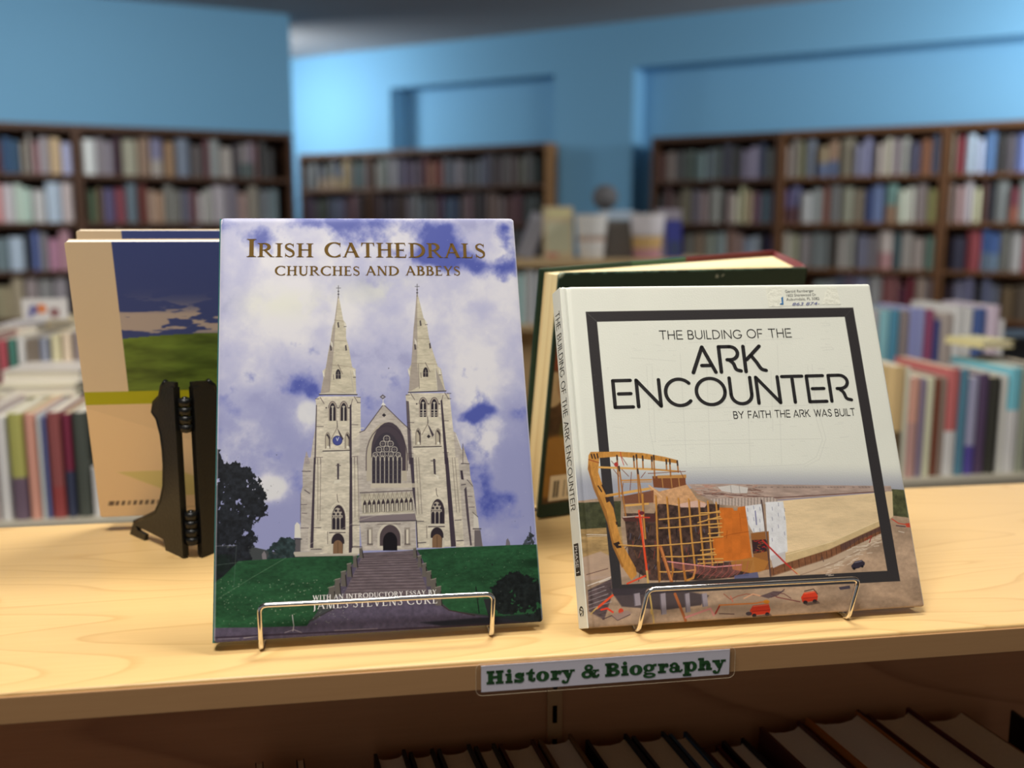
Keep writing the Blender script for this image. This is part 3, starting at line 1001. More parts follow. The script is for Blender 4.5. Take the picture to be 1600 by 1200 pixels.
    for yy in range(4):
        A.line([(cx - 23, yb - 6 - yy * 7.5), (cx + 23, yb - 6.6 - yy * 7.5)], .5, (110, 104, 110), .6)
    for (dx, dy, r) in ((0, 70, 5), (-6, 62, 4.5), (6, 62, 4.5), (-12, 53, 4.5), (0, 54, 4.8), (12, 53, 4.5), (-18, 45, 3.6), (-6.5, 46, 4), (6.5, 46, 4), (18, 45, 3.6)):
        q = [(cx + dx + r * math.cos(t), yb - dy + r * math.sin(t)) for t in np.linspace(0, 2 * PI, 13)]
        A.line(q, 1.0, (204, 196, 182), .95)
        A.line([(cx + dx - r, yb - dy), (cx + dx + r, yb - dy)], .7, (170, 162, 152), .7); A.line([(cx + dx, yb - dy - r), (cx + dx, yb - dy + r)], .7, (170, 162, 152), .7)
    A.poly(zc((1050, 300), (1600, 300), (1620, 350), (1040, 355)), (206, 196, 176), .8); A.line(zc((920, 412), (1530, 385)), 1.3, (84, 74, 78))
    # row of niches with statues
    A.poly(zc((925, 425), (1530, 405), (1545, 640), (950, 665)), stone((196, 188, 168)))
    for k in range(11):
        x, y = 975 + 54 * k, 510 - 3.2 * k
        A.poly(zc((x - 20, y + 140), (x - 20, y + 30), (x, y - 20), (x + 20, y + 25), (x + 20, y + 138)), (62, 52, 58)); A.poly(zc((x - 13, y + 140), (x - 13, y + 50), (x + 8, y + 42), (x + 12, y + 136)), (204, 196, 178)); A.line(zc((x - 20, y - 5), (x, y - 85), (x + 22, y - 8)), .8, (146, 134, 124))
    A.poly(zc((920, 690), (1565, 655), (1580, 735), (905, 755)), (132, 120, 124)); A.line(zc((920, 755), (1580, 738)), 1.5, (70, 62, 68)); A.line(zc((920, 670), (1550, 645)), 1.0, (222, 214, 196))
    # lancet windows and doors of the towers
    for z, ox, oy in ((zc, 0, 0), (zd, -38, -70)):
        q = lambda *p: z(*[(a + ox, b + oy) for a, b in p])
        A.line(q((650, 430), (655, 500), (670, 530)), 1.0, (104, 92, 90))
        A.line(q(*arch(662, 640, 170, 105, 100)), 1.8, (222, 214, 194)); A.poly(q(*arch(668, 845, 160, 290, 150)), (60, 50, 58)); A.poly(q(*arch(655, 845, 126, 258, 120)), (182, 172, 158))
        for k in range(3):
            A.poly(q(*arch(613 + 48 * k, 843, 36, 140, 30)), (46, 40, 50)); A.ell(*q((613 + 48 * k, 662))[0], 2.0, 1.9, (52, 46, 54))
        A.ell(*q((637, 622))[0], 2.2, 2.0, (52, 46, 54)); A.ell(*q((685, 622))[0], 2.0, 1.9, (70, 62, 66))
        for k in range(6):
            A.ell(*q((600 + 24 * k, 692))[0], .9, .9, (60, 54, 60))
        A.poly(q((545, 850), (770, 848), (775, 862), (550, 870)), (214, 206, 188)); A.line(q((560, 880), (745, 878)), 1.6, (74, 64, 68)); A.line(q((538, 870), (540, 1010)), .9, (110, 98, 94))
        A.poly(q(*arch(658, 1125, 176, 245, 110)), (206, 198, 180)); A.poly(q(*arch(660, 1010, 150, 125, 90)), (50, 42, 48)); A.poly(q((605, 1000), (605, 1125), (718, 1120), (722, 985)), (50, 42, 48)); A.poly(q(*arch(660, 1125, 112, 158, 60)), (132, 102, 76)); A.line(q((660, 985), (660, 1122)), .7, (84, 62, 46))
    # main door
    A.poly(c2(*arch(855, 700, 112, 118, 60)), (212, 204, 188)); A.poly(c2(*arch(858, 690, 96, 98, 56)), (84, 72, 76)); A.poly(c2(*arch(858, 712, 66, 86, 40)), (26, 22, 28))
    for x in (765, 938):
        A.poly(c2((x - 14, 605), (x + 12, 605), (x + 14, 690), (x - 14, 690)), (160, 150, 140)); A.line(c2((x, 618), (x, 676)), 3.2, (222, 214, 196)); A.line(c2((x - 10, 618), (x - 9, 680)), 1.0, (78, 68, 70)); A.line(c2((x - 12, 682), (x + 12, 682)), 1.4, (90, 80, 80))
    A.line(c2((800, 590), (905, 588)), 1.0, (110, 98, 94))
    A.poly(zc((330, 1075), (470, 1070), (480, 1110), (320, 1130)), (190, 182, 170)); A.line(zc((345, 1075), (465, 1072)), 1.2, DARK); A.line(zc((830, 1045), (940, 1045)), 1.2, DARK); A.poly(zc((825, 1060), (920, 1065), (915, 1120), (820, 1120)), (216, 208, 192))
    A.line(zd((400, 1000), (490, 995)), 1.2, DARK); A.line(zd((850, 975), (930, 970)), 1.2, DARK)
    # statues on plinths
    A.poly(zc((150, 945), (225, 945), (220, 1110), (150, 1110)), (96, 92, 96)); A.poly(zc((155, 790), (180, 755), (215, 785), (225, 940), (150, 940)), (226, 222, 210)); A.line(zc((145, 950), (235, 955)), 1.6, (64, 60, 66))
    A.poly(zd((1060, 850), (1130, 850), (1155, 1040), (1060, 1040)), (112, 104, 106)); A.poly(zd((1050, 660), (1070, 655), (1100, 700), (1115, 820), (1050, 825)), (214, 208, 196)); A.line(zd((1045, 835), (1135, 835)), 1.6, (72, 66, 70)); A.line(zd((1040, 640), (1100, 695)), 1.0, (80, 72, 74))
    A.poly(zc((100, 1165), (150, 1105), (320, 1100), (400, 1130), (900, 1125), (890, 1150), (100, 1175)), (188, 180, 166))

    ground = [(-40, 690), (200, 690), (420, 740), (700, 735), (960, 710), (1600, 690), (1600, 1250), (-40, 1250)]
    A.poly(c2(*ground), (70, 74, 76)); A.poly(zf((-30, 640), (190, 655), (235, 695), (60, 815), (-30, 860)), (30, 34, 36))
    # trees
    tn = fbm(X, Y, 16, 55, 5)
    tf = fbm(X, Y, 4.5, 57, 3)
    def tree(pts, col, soft=14):
        P = np.asarray(pts)
        sl = A._box(P[:, 0].min() - 20, P[:, 1].min() - 20, P[:, 0].max() + 20, P[:, 1].max() + 20)
        cov = A.cover(P, sl, soft)
        k = sstep(.45, .55, cov * .80 + 1.25 * (tn[sl] - .5) + .85 * (tf[sl] - .5))
        leaf = fbm(A.X[sl], A.Y[sl], 5, 91, 3)
        c = np.asarray(col, float) * (.55 + .95 * leaf)[..., None]
        A._mix(sl, k, c)
    tree(zf((-30, 60), (40, 40), (90, 110), (200, 150), (265, 175), (300, 250), (335, 330), (310, 440), (230, 450), (265, 560), (225, 640), (235, 700), (-30, 830)), (33, 36, 42))
    tree(zf((330, 690), (325, 630), (370, 580), (440, 555), (490, 560), (490, 680), (400, 700)), (44, 58, 60), 8)
    A.poly(zf((300, 690), (296, 660), (310, 640), (322, 660), (325, 692)), (130, 124, 128))
    A.poly(c2((1393, 690), (1396, 662), (1403, 655), (1412, 672), (1415, 690)), (120, 114, 122)); A.line(c2((1510, 680), (1508, 600)), 1.0, (52, 56, 64)); tree(c2((1485, 690), (1490, 640), (1510, 590), (1530, 640), (1532, 690)), (60, 66, 72), 12)
    # path and steps
    def path(x, y):
        g = fbm(x, y, 5, 81, 3)
        return np.asarray((92, 84, 104), float) * (.84 + .32 * g)[..., None]
    A.poly(c2((-40, 1070), (250, 1068), (420, 1050), (500, 1040), (590, 985), (600, 880), (720, 730), (985, 715), (1100, 880), (1075, 950), (1130, 990), (1260, 1012), (1600, 1050), (1600, 1200), (-40, 1200)), path)
    # lawns
    gn = fbm(X, Y, 30, 71, 5, 1.8, .6)
    gf = fbm(X, Y, 3.2, 73, 3, 1.6, .8)
    def grass(x, y):
        g = fbm(x, y, 30, 71, 5, 1.8, .6); f = fbm(x, y, 3.2, 73, 3, 1.6, .8)
        return np.asarray((38, 78, 50), float) * (.62 + .5 * g + .38 * f)[..., None]
    A.poly(zf((-20, 850), (70, 790), (160, 700), (400, 685), (560, 675), (700, 672), (870, 668), (700, 860), (620, 1000), (560, 1080), (300, 1088), (-20, 1092)), grass)
    A.poly(c2((985, 708), (1150, 698), (1380, 688), (1560, 682), (1570, 1060), (1300, 1010), (1140, 990), (1080, 940), (1030, 800)), grass)
    dk = A.blobs([(835, 880, 40, 10, .9), (690, 880, 50, 18, -.2), (520, 890, 80, 18, .15), (345, 880, 26, 30, .8), (395, 880, 22, 6, .5)])
    inlawn = (Y > 866)
    A.blend(np.where(inlawn, sstep(.3, .9, dk + .4 * (gn - .5)), 0) * .55, (18, 36, 24))
    # daisies
    rr = np.random.default_rng(5)
    for k in range(230):
        x = 345 + 205 * rr.random() ** .9; y = 905 + 70 * rr.random()
        A.ell(x, y, .55 + .6 * rr.random(), .5, (196, 206, 180), .25 + .6 * rr.random())
    for k in range(60):
        x = 690 + 140 * rr.random(); y = 860 + 70 * rr.random()
        A.ell(x, y, .6, .45, (170, 190, 160), .2 + .4 * rr.random())
    A.line(c2((480, 1040), (590, 985), (640, 950)), 1.4, (56, 48, 52)); A.line(c2((1075, 950), (1130, 988), (1250, 1012)), 1.5, (66, 52, 50))
    A.poly(c2((1000, 1045), (1180, 1030), (1560, 1000), (1570, 1050), (1100, 1062)), (34, 36, 42), .85, 3)
    A.poly(c2((735, 722), (965, 712), (1045, 940), (630, 945)), lambda x, y: np.asarray((112, 100, 106), float) * (.8 + .4 * fbm(x, y, 4, 83, 3, 3, .6))[..., None])
    for k in range(17):
        t = (k / 16) ** 1.25
        y0 = 735 + t * 200
        A.line(c2((735 - 100 * t, y0 + 4), (968 + 72 * t, y0 - 4)), .9, (58, 46, 52), .75); A.line(c2((735 - 100 * t, y0 + 8), (968 + 72 * t, y0)), .6, (150, 134, 134), .6)
    for k in range(6):
        t = k / 5
        for x, s in ((722 - 135 * t, 1), (972 + 108 * t, 1)):
            y = 712 + 190 * t
            w, h = 14 + 12 * t, 34 + 30 * t
            A.poly(c2((x - w / 2, y - h * .3), (x + w / 2, y - h * .4), (x + w / 2 + 6, y + h), (x - w / 2, y + h)), (104, 98, 92)); A.line(c2((x - w / 2, y - h * .3), (x + w / 2, y - h * .4)), 1.2, (150, 144, 134)); A.line(c2((x + w * .5, y), (x + w * .5 + 5, y + h)), 1.4, (38, 32, 34))
    # dark bush and iron posts
    tree(c2((1330, 990), (1325, 880), (1370, 830), (1450, 812), (1540, 850), (1570, 900), (1570, 1040), (1400, 1010)), (27, 32, 32), 10)
    A.line(c2((1255, 880), (1270, 1000)), 1.5, (22, 24, 26)); A.poly(c2((1290, 935), (1330, 935), (1345, 1010), (1320, 1040)), (44, 40, 48), .9)
    # wear: creases, foil-thin scratches, the white split at the foot
    A.line(zf((40, 920), (250, 790), (440, 680)), 1.1, (120, 150, 120), .45); A.line(c2((470, 690), (720, 570), (810, 545)), .8, (226, 218, 200), .5)
    A.line(zf((20, 612), (150, 608)), .8, (150, 150, 160), .6); A.line(zf((148, 610), (132, 850)), .8, (120, 140, 130), .4); A.line(zf((20, 725), (180, 705)), .7, (120, 140, 130), .5)
    A.line(c2((405, 1010), (412, 1060), (408, 1085)), 1.0, (220, 212, 214)); A.line(c2((370, 1092), (412, 1078), (450, 1092)), .8, (210, 200, 205), .8)
    A.line(c2((180, 1117), (250, 1108)), 1.0, (214, 206, 206), .8); A.line(c2((60, 1122), (160, 1118)), .8, (190, 182, 188), .6)
    A.line(c2((-10, 1118), (400, 1098), (900, 1075), (1600, 1040)), 2.6, (58, 46, 58), .85); A.line(c2((600, 1082), (800, 1073)), .8, (200, 180, 176), .6)
    for k in range(60):
        A.ell(340 + 500 * rr.random(), 350 + 600 * rr.random(), .7, .7, (236, 236, 240), .25)
    A.ell(*ze((715, 903))[0], .8, .8, (60, 60, 80))
    # worn pale rim of the paper jacket
    tt = np.minimum(GX, GX.max() - GX)
    A.blend(.55 * sstep(.0012, .0004, tt), (226, 224, 232)); A.blend(.35 * sstep(.0016, .0005, GZ.max() - GZ), (214, 212, 226))
    return A.C
# ---- the print on the square cover: a timber ship under construction below a framed title
def c3(*p): return [(840 + a / 2.963, 370 + b / 2.963) for a, b in p]
def c4(*p): return [(900 + a / 2.857, 620 + b / 2.857) for a, b in p]
def zg(*p): return [(900 + a / 4.617, 690 + b / 4.617) for a, b in p]
def zh(*p): return [(1080 + a / 4.444, 690 + b / 4.444) for a, b in p]
def zi(*p): return [(860 + a / 6.667, 820 + b / 6.667) for a, b in p]


def paint_ark(X, Y, GX, GZ):
    A = Art(X, Y, (226, 227, 215))
    n = fbm(X, Y, 60, 4, 4)
    A.C *= (1 + .025 * (n - .5))[..., None]
    # faint plan drawing behind the title
    g = (198, 199, 190)
    for pts in ([(505, 600), (520, 900), (545, 1020)], [(530, 600), (545, 950)], [(1250, 600), (1265, 760), (1320, 940), (1290, 1020), (1230, 1055), (1100, 1060), (560, 1075)],
                [(1270, 590), (1285, 750), (1335, 935), (1305, 1030), (1235, 1065)], [(560, 945), (1310, 935)], [(570, 965), (1000, 955)], [(660, 540), (690, 1060)], [(780, 520), (800, 1060)], [(960, 480), (985, 1050)],
                [(1110, 500), (1130, 1050)], [(560, 800), (1250, 780)], [(700, 490), (1230, 470)], [(1310, 400), (1350, 400), (1355, 410), (1315, 412)], [(1310, 515), (1360, 510), (1372, 522), (1320, 526)],
                [(1310, 475), (1355, 472)], [(430, 560), (640, 575)], [(350, 880), (400, 885)], [(1300, 610), (1330, 612)], [(1350, 700), (1390, 700)], [(1400, 930), (1440, 925)], [(1080, 620), (1090, 900)], [(600, 860), (900, 850)]):
        A.line(c3(*pts), .7, g, .55)
    rr = np.random.default_rng(8)
    for k in range(70):
        x, y = 420 + 1000 * rr.random(), 400 + 650 * rr.random()
        A.line(c3((x, y), (x + 10 + 30 * rr.random(), y + rr.normal() * 3)), .6, g, .5)
    # hazy sky, woods, ground
    hz = Y - 0.02 * (X - 1150)
    A.blend(sstep(718, 765, hz) * .95, (158, 160, 172))
    ground = lambda x, y: np.asarray((172, 146, 122), float) * (.66 + .50 * fbm(x, y, 26, 11, 5, 1.6, .7) + .14 * fbm(x, y, 4, 13, 3))[..., None]
    A.poly(c4((-40, 470), (600, 400), (1410, 412), (1640, 430), (1640, 1040), (-40, 1080)), ground)
    A.poly(c4((-40, 475), (200, 465), (200, 590), (-40, 600)), lambda x, y: np.asarray((66, 68, 46), float) * (.7 + .6 * fbm(x, y, 7, 15, 4))[..., None])
    A.poly(c4((1408, 412), (1640, 425), (1640, 560), (1412, 530)), lambda x, y: np.asarray((84, 86, 58), float) * (.65 + .7 * fbm(x, y, 7, 17, 4))[..., None])
    A.poly(c4((-40, 595), (200, 580), (230, 800), (-40, 800)), lambda x, y: np.asarray((168, 138, 92), float) * (.75 + .5 * fbm(x, y, 8, 19, 4, 2, .6))[..., None])
    A.poly(c4((-40, 740), (110, 690), (200, 735), (240, 800), (-40, 830)), (184, 158, 142), .8, 2)
    A.line(zi((375, 520), (600, 455)), 1.0, (92, 60, 56)); A.line(zi((380, 100), (590, 105)), 1.0, (222, 210, 198)); A.line(zi((385, 120), (590, 118)), .7, (190, 176, 160)); A.line(zi((390, 635), (630, 545)), 1.2, (230, 220, 210)); A.line(zi((510, 600), (620, 565)), 1.0, (235, 226, 214))
    # ship side
    hull = lambda x, y: np.asarray((226, 200, 158), float) * (.88 + .16 * fbm(x, y, 20, 23, 4, 2.5, .6) + .08 * fbm(x, y, 3, 25, 3, 3, .5))[..., None]
    A.poly(c4((500, 390), (620, 388), (1405, 398), (1412, 425), (900, 470), (600, 462), (540, 430)), lambda x, y: np.asarray((172, 150, 138), float) * (.86 + .28 * fbm(x, y, 5, 27, 3, 3, .6))[..., None])
    A.poly(c4((880, 462), (1350, 425), (1352, 445), (890, 490)), (142, 140, 164))
    A.line(c4((570, 432), (900, 450), (1340, 424)), 1.2, (98, 62, 58)); A.line(c4((870, 470), (1100, 455), (1345, 442)), .8, (96, 66, 62))
    for k in range(40):
        A.line(c4((800 + 14 * k, 404 - .05 * k), (808 + 14 * k, 404)), 1.0, (92, 80, 80), .7 * (rr.random() > .3))
    for k in range(60):
        x = 520 + 300 * rr.random(); y = 390 + 60 * rr.random()
        A.line(c4((x, y), (x + 18 + 30 * rr.random(), y + rr.normal() * 6)), .8, [(118, 80, 66), (206, 188, 170), (92, 60, 52), (190, 120, 96)][k % 4], .7)
    A.poly(c4((632, 402), (700, 394), (768, 405), (764, 430), (700, 430), (650, 420)), (206, 200, 194)); A.line(c4((690, 396), (694, 430)), .7, (140, 132, 130)); A.line(c4((728, 398), (732, 430)), .7, (140, 132, 130))
    A.poly(c4((600, 455), (880, 448), (910, 470), (760, 490), (620, 480)), lambda x, y: np.asarray((176, 160, 150), float) * (.9 + .2 * (np.mod(x, 5) < 2.5))[..., None])
    A.poly(c4((900, 465), (1385, 425), (1410, 425), (1415, 535), (1380, 560), (1200, 640), (940, 715), (900, 720), (880, 600)), hull)
    A.poly(c4((1385, 422), (1412, 422), (1416, 530), (1395, 545)), (222, 196, 156))
    A.poly(c4((880, 712), (1130, 650), (1380, 545), (1378, 568), (1130, 680), (880, 765)), lambda x, y: np.asarray((208, 182, 136), float) * (.93 + .14 * fbm(x, y, 9, 29, 3))[..., None])
    A.line(c4((940, 705), (1150, 645), (1380, 540)), 1.0, (234, 212, 168)); A.line(c4((870, 765), (1130, 684), (1378, 570)), 1.3, (142, 106, 66))
    A.poly(c4((862, 765), (1130, 684), (1378, 570), (1380, 600), (1130, 722), (868, 805)), lambda x, y: np.asarray((126, 84, 58), float) * (.85 + .3 * fbm(x, y, 4, 31, 3))[..., None])
    for k in range(22):
        t = (k / 21) ** .75
        x = 880 + 490 * t
        y = np.interp(x, [862, 1130, 1378], [768, 686, 574])
        A.line(c4((x, y), (x + 3, y + 36 - 8 * t)), .9, (70, 44, 34), .85)
    A.poly(c4((1180, 660), (1370, 575), (1378, 590), (1260, 640), (1190, 690)), (72, 56, 62), .5)
    A.poly(c4((868, 802), (1130, 720), (1390, 600), (1400, 625), (1160, 760), (900, 840)), (196, 174, 150), .7, 3); A.line(c4((900, 830), (1150, 745), (1390, 625)), 1.4, (150, 124, 104), .8)
    # house wrap and plywood
    wrap = lambda x, y: np.asarray((226, 226, 228), float) * (.92 + .12 * fbm(x, y, 6, 33, 3))[..., None]
    A.poly(c4((752, 488), (830, 478), (842, 600), (790, 606), (770, 570)), wrap); A.poly(c4((845, 470), (925, 466), (938, 560), (945, 690), (870, 730), (858, 700)), wrap)
    for k in range(26):
        x = 765 + 165 * (k % 7) / 6; y = 490 + 200 * (k // 7) / 4 + 12 * rr.normal()
        if x < 835 and y > 590 or 828 < x < 850: continue
        A.line(c4((x, y), (x + 2, y + 14)), .9, (120, 122, 150), .75)
    A.line(c4((800, 510), (806, 570)), 1.7, (92, 92, 140), .8)
    A.poly(c4((868, 712), (935, 690), (935, 740), (880, 765)), (196, 192, 194), .9)
    A.poly(c4((780, 610), (860, 600), (868, 770), (800, 780)), (150, 98, 54)); A.poly(c4((785, 640), (850, 636), (852, 690), (790, 700)), (62, 40, 40)); 
    for k in range(22):
        x, y = 788 + 60 * rr.random(), 640 + 55 * rr.random()
        A.line(c4((x, y), (x + 12, y + 4 * rr.normal())), 1.0, [(178, 44, 44), (46, 40, 60), (150, 96, 60)][k % 3])
    A.line(c4((828, 462), (842, 560), (852, 640), (868, 800)), 2.2, (84, 66, 66)); A.line(c4((835, 470), (850, 640)), .8, (176, 150, 130))
    # dark hull inside
    inner = lambda x, y: np.asarray((72, 54, 48), float) * (.45 + 1.1 * fbm(x, y, 6, 35, 4))[..., None]
    A.poly(c4((215, 520), (350, 520), (370, 470), (640, 480), (640, 560), (620, 740), (790, 730), (770, 800), (560, 820), (330, 820), (240, 760)), inner)
    for k in range(70):
        x, y = 230 + 380 * rr.random(), 540 + 250 * rr.random()
        A.line(c4((x, y), (x + 8 * rr.normal(), y + 14 + 26 * rr.random())), 1.0, [(40, 32, 40), (120, 84, 54), (150, 60, 50), (92, 96, 120), (28, 24, 30)][k % 5], .8)
    ply = lambda x, y: np.asarray((204, 112, 42), float) * (.90 + .14 * fbm(x, y, 12, 37, 3) + .035 * (np.mod(np.floor(x / 13) + np.floor(y / 27), 2) > 0))[..., None]
    A.poly(c4((640, 494), (700, 496), (705, 508), (720, 508), (722, 494), (755, 488), (770, 600), (786, 722), (700, 732), (618, 735), (608, 632), (642, 626)), ply)
    A.poly(c4((690, 735), (795, 715), (860, 735), (840, 775), (790, 790), (700, 770)), (176, 118, 56), .9)
    A.line(c4((642, 628), (700, 612), (770, 602)), .7, (150, 74, 26)); A.line(c4((675, 598), (672, 630)), .7, (150, 74, 26)); A.line(c4((730, 520), (738, 600)), .6, (166, 84, 32))

    # the broad black title frame sits over the scene
    K = (54, 51, 52)
    kn = fbm(X, Y, 3, 41, 2)
    fo = [(915, 487), (1333, 480.5), (1406.5, 908), (957.7, 931)]
    fi = [(932.8, 502.8), (1320, 495.2), (1386.5, 892), (971.5, 913.5)]
    for a in range(4):
        b = (a + 1) % 4
        A.poly([fo[a], fo[b], fi[b], fi[a]], K)
    TAN, TAND, TANL = (196, 138, 66), (146, 96, 46), (218, 166, 92)
    wd = lambda x, y: np.asarray(TAN, float) * (.86 + .26 * fbm(x, y, 4, 43, 3, .7, 2.5))[..., None]
    # open deck structure and roof sheet
    A.poly(zg((550, 250), (790, 240), (790, 290), (800, 330), (700, 340), (560, 330)), (124, 74, 48)); A.poly(zg((585, 245), (795, 238), (795, 262), (590, 265)), (190, 138, 78))
    for x in (620, 685, 740):
        A.line(zg((x, 262), (x + 8, 330)), 1.4, (186, 134, 76))
    A.poly(zg((525, 310), (600, 360), (800, 310), (880, 420), (935, 440), (930, 470), (780, 470), (640, 450), (560, 450)), lambda x, y: np.asarray((206, 158, 114), float) * (.88 + .24 * fbm(x, y, 4, 45, 3))[..., None])
    A.poly(zg((720, 455), (870, 425), (945, 450), (930, 475), (760, 475)), (214, 178, 164), .9); A.line(zg((525, 315), (620, 400)), 1.6, (226, 180, 132)); A.poly(zg((330, 395), (560, 350), (560, 440), (340, 450)), (118, 70, 50), .85)
    A.poly(zg((330, 545), (560, 520), (600, 560), (560, 580), (350, 575)), (84, 50, 46), .9)
    # sweeping bow timber
    A.poly(zg((105, 75), (165, 75), (168, 125), (160, 220), (210, 370), (270, 480), (300, 620), (330, 730), (430, 910), (440, 960), (400, 1000), (330, 900), (265, 760), (230, 590), (190, 480), (130, 340), (85, 200), (90, 100)), wd)
    A.poly(zg((85, 190), (100, 150), (110, 230), (150, 350), (220, 500), (245, 620), (285, 770), (345, 900), (330, 910), (265, 760), (225, 590), (185, 480), (125, 340)), TAND, .75)
    A.poly(zg((105, 75), (300, 72), (480, 82), (640, 110), (735, 135), (735, 158), (620, 142), (430, 118), (300, 108), (160, 118), (100, 120)), wd)
    for p in (((160, 320), (185, 360)), ((188, 315), (210, 360)), ((110, 92), (118, 120)), ((130, 92), (140, 122)), ((152, 88), (158, 118))):
        A.line(zg(*p), 2.0, (52, 38, 34))
    A.line(zg((92, 130), (165, 152)), 1.3, (150, 70, 40)); A.poly(zg((268, 735), (310, 720), (330, 765), (295, 770)), (48, 36, 34)); A.poly(zg((210, 400), (235, 400), (245, 430), (220, 440)), (60, 42, 36)); A.poly(zg((285, 578), (300, 578), (302, 600), (290, 600)), (60, 42, 36))
    # prow framing
    for a, b, w in (((165, 185), (560, 200), 3.2), ((560, 200), (740, 215), 2.6), ((330, 280), (545, 275), 2.2), ((340, 292), (545, 290), 1.2), ((225, 390), (525, 340), 4.0), ((355, 462), (520, 448), 3.2), ((210, 395), (330, 372), 2.0)):
        A.line(zg(a, b), w, TANL if w > 3 else TAN)
    for x, y0, y1, dx in ((295, 100, 400, 18), (310, 180, 545, 50), (435, 95, 440, 22), (445, 200, 520, 45), (415, 105, 185, 6), (560, 100, 260, 8), (675, 130, 250, 8), (730, 140, 220, 8), (545, 110, 200, 4), (650, 130, 200, 4), (480, 105, 190, 4)):
        A.line(zg((x, y0), (x + dx, y1)), 2.3, (168, 112, 58)); A.line(zg((x, y0), (x + 3, y0 + 30)), 2.5, (52, 42, 40), .9)
    for a, b in (((330, 110), (370, 170)), ((290, 180), (255, 140)), ((330, 200), (380, 250)), ((500, 220), (470, 260)), ((310, 250), (270, 200)), ((520, 230), (790, 215)), ((750, 210), (790, 290)), ((300, 140), (300, 190)), ((400, 220), (390, 350)), ((340, 300), (330, 380))):
        A.line(zg(a, b), 1.0, (120, 66, 50), .9)
    A.line(zg((320, 75), (325, 110), (345, 170)), 1.0, (190, 50, 46)); A.ell(*zg((290, 165))[0], 3.2, 3.6, (176, 62, 54)); A.line(zg((340, 545), (480, 535)), 1.6, (206, 184, 172))
    # rib cage: uprights and curved ribbands
    for x0, y0, x1, y1 in ((575, 390, 605, 1000), (655, 400, 700, 930), (738, 410, 775, 900), (812, 415, 860, 930), (885, 425, 925, 900), (950, 430, 985, 890), (1010, 440, 1040, 690), (590, 760, 600, 980), (480, 380, 500, 700)):
        A.line(zg((x0, y0), ((x0 + x1) / 2 - 4, (y0 + y1) / 2), (x1, y1)), 2.5, TAN); A.line(zg((x0 + 7, y0 + 8), ((x0 + x1) / 2 + 3, (y0 + y1) / 2), (x1 + 7, y1)), .9, TAND)
    for pts in ([(600, 562), (750, 548), (940, 525), (1035, 500)], [(600, 625), (760, 615), (950, 598), (1050, 590)], [(310, 745), (480, 755), (620, 748), (800, 735), (990, 715)], [(620, 830), (760, 830), (900, 818), (1000, 800)], [(600, 940), (740, 940), (860, 925)],
                [(900, 515), (1040, 510)], [(880, 585), (1040, 540)], [(950, 560), (1050, 555)], [(900, 700), (1060, 685)], [(955, 665), (1060, 655)], [(880, 850), (1060, 845)], [(900, 785), (1000, 775)], [(880, 880), (1060, 870)], [(960, 620), (1050, 615)], [(900, 820), (1010, 815)]):
        A.line(zg(*pts), 1.9, TANL); A.line([(a, b + 1.2) for a, b in zg(*pts)], .7, (110, 70, 38), .8)
    A.line(zg((860, 930), (845, 985), (790, 1005)), 3.2, TAN); A.line(zg((775, 900), (790, 1000)), 3.6, (170, 110, 50)); A.line(zg((700, 920), (690, 985)), 2.6, (170, 110, 50)); A.line(zg((590, 870), (600, 1010)), 2.4, TAND)
    for k in range(8):
        t = k / 7
        A.line(zg((690 + 10 * t, 865 + 40 * t), (860, 895 + 55 * t), (1100, 905 + 75 * t)) + zh((350, 860 + 30 * t)), .7, (206, 118, 116), .6)
    A.line(zg((660, 865), (860, 890), (1000, 905)) + zh((350, 855)), 1.6, (226, 150, 150))
    for k in range(9):
        x = 60 + 42 * k
        A.line(zh((x, 830), (x - 14, 900), (x - 60, 945)), 1.0, (176, 90, 80), .7)
    A.poly(zh((300, 930), (460, 905), (470, 945), (300, 962)), (92, 94, 130), .9)
    # lifts, prop, brace
    A.line(zg((455, 500), (490, 760), (512, 940)), 3.4, (226, 78, 44)); A.line(zg((470, 520), (495, 760)), 1.0, (250, 140, 100)); A.line(zg((512, 935), (522, 1040), (545, 1240)), 3.0, (206, 168, 98)); A.line(zg((430, 545), (530, 548)), 2.0, (206, 70, 50)); A.ell(*zg((475, 515))[0], 4, 3, (110, 44, 50))
    A.line(zg((610, 760), (690, 1010)), 5.0, (176, 104, 58)); A.line(zg((615, 770), (690, 1000)), 1.4, (206, 140, 84)); A.line(zg((370, 1025), (500, 968)), 2.6, (222, 76, 46))
    A.line(zh((495, 685), (640, 830), (735, 915)), 2.4, (186, 52, 48)); A.line(zh((700, 880), (752, 925)), 1.6, (206, 176, 120))
    # frame bottom again over the ground, then the foreground clutter
    A.poly([fo[3], fo[2], fi[2], fi[3]], K)
    A.poly(zi((390, 680), (640, 560), (640, 740), (560, 990), (400, 900)), lambda x, y: np.asarray((84, 70, 74), float) * (.5 + .9 * fbm(x, y, 3.5, 51, 4, 2, .6))[..., None], .9, 2)
    A.poly(zg((240, 1060), (700, 1060), (960, 1110), (900, 1180), (640, 1215), (330, 1190)), (64, 56, 62), .85, 2)
    for k in range(5):
        A.line(zi((400, 700 + 45 * k), (560 + 20 * k, 640 + 40 * k)), 1.0, (206, 196, 196), .6)
    A.line(zi((485, 870), (648, 735)), 3.4, (226, 82, 48)); A.line(zi((420, 930), (490, 860)), 2.2, (190, 160, 100)); A.line(zi((530, 885), (590, 870), (650, 910)), 3.0, (222, 66, 46)); A.ell(*zi((735, 900))[0], 4, 4.5, (200, 70, 44)); A.line(zi((545, 985), (640, 945), (700, 995), (830, 935)), 1.4, (74, 58, 62))
    A.poly(zi((640, 945), (800, 890), (850, 920), (700, 995)), (150, 126, 120), .8)
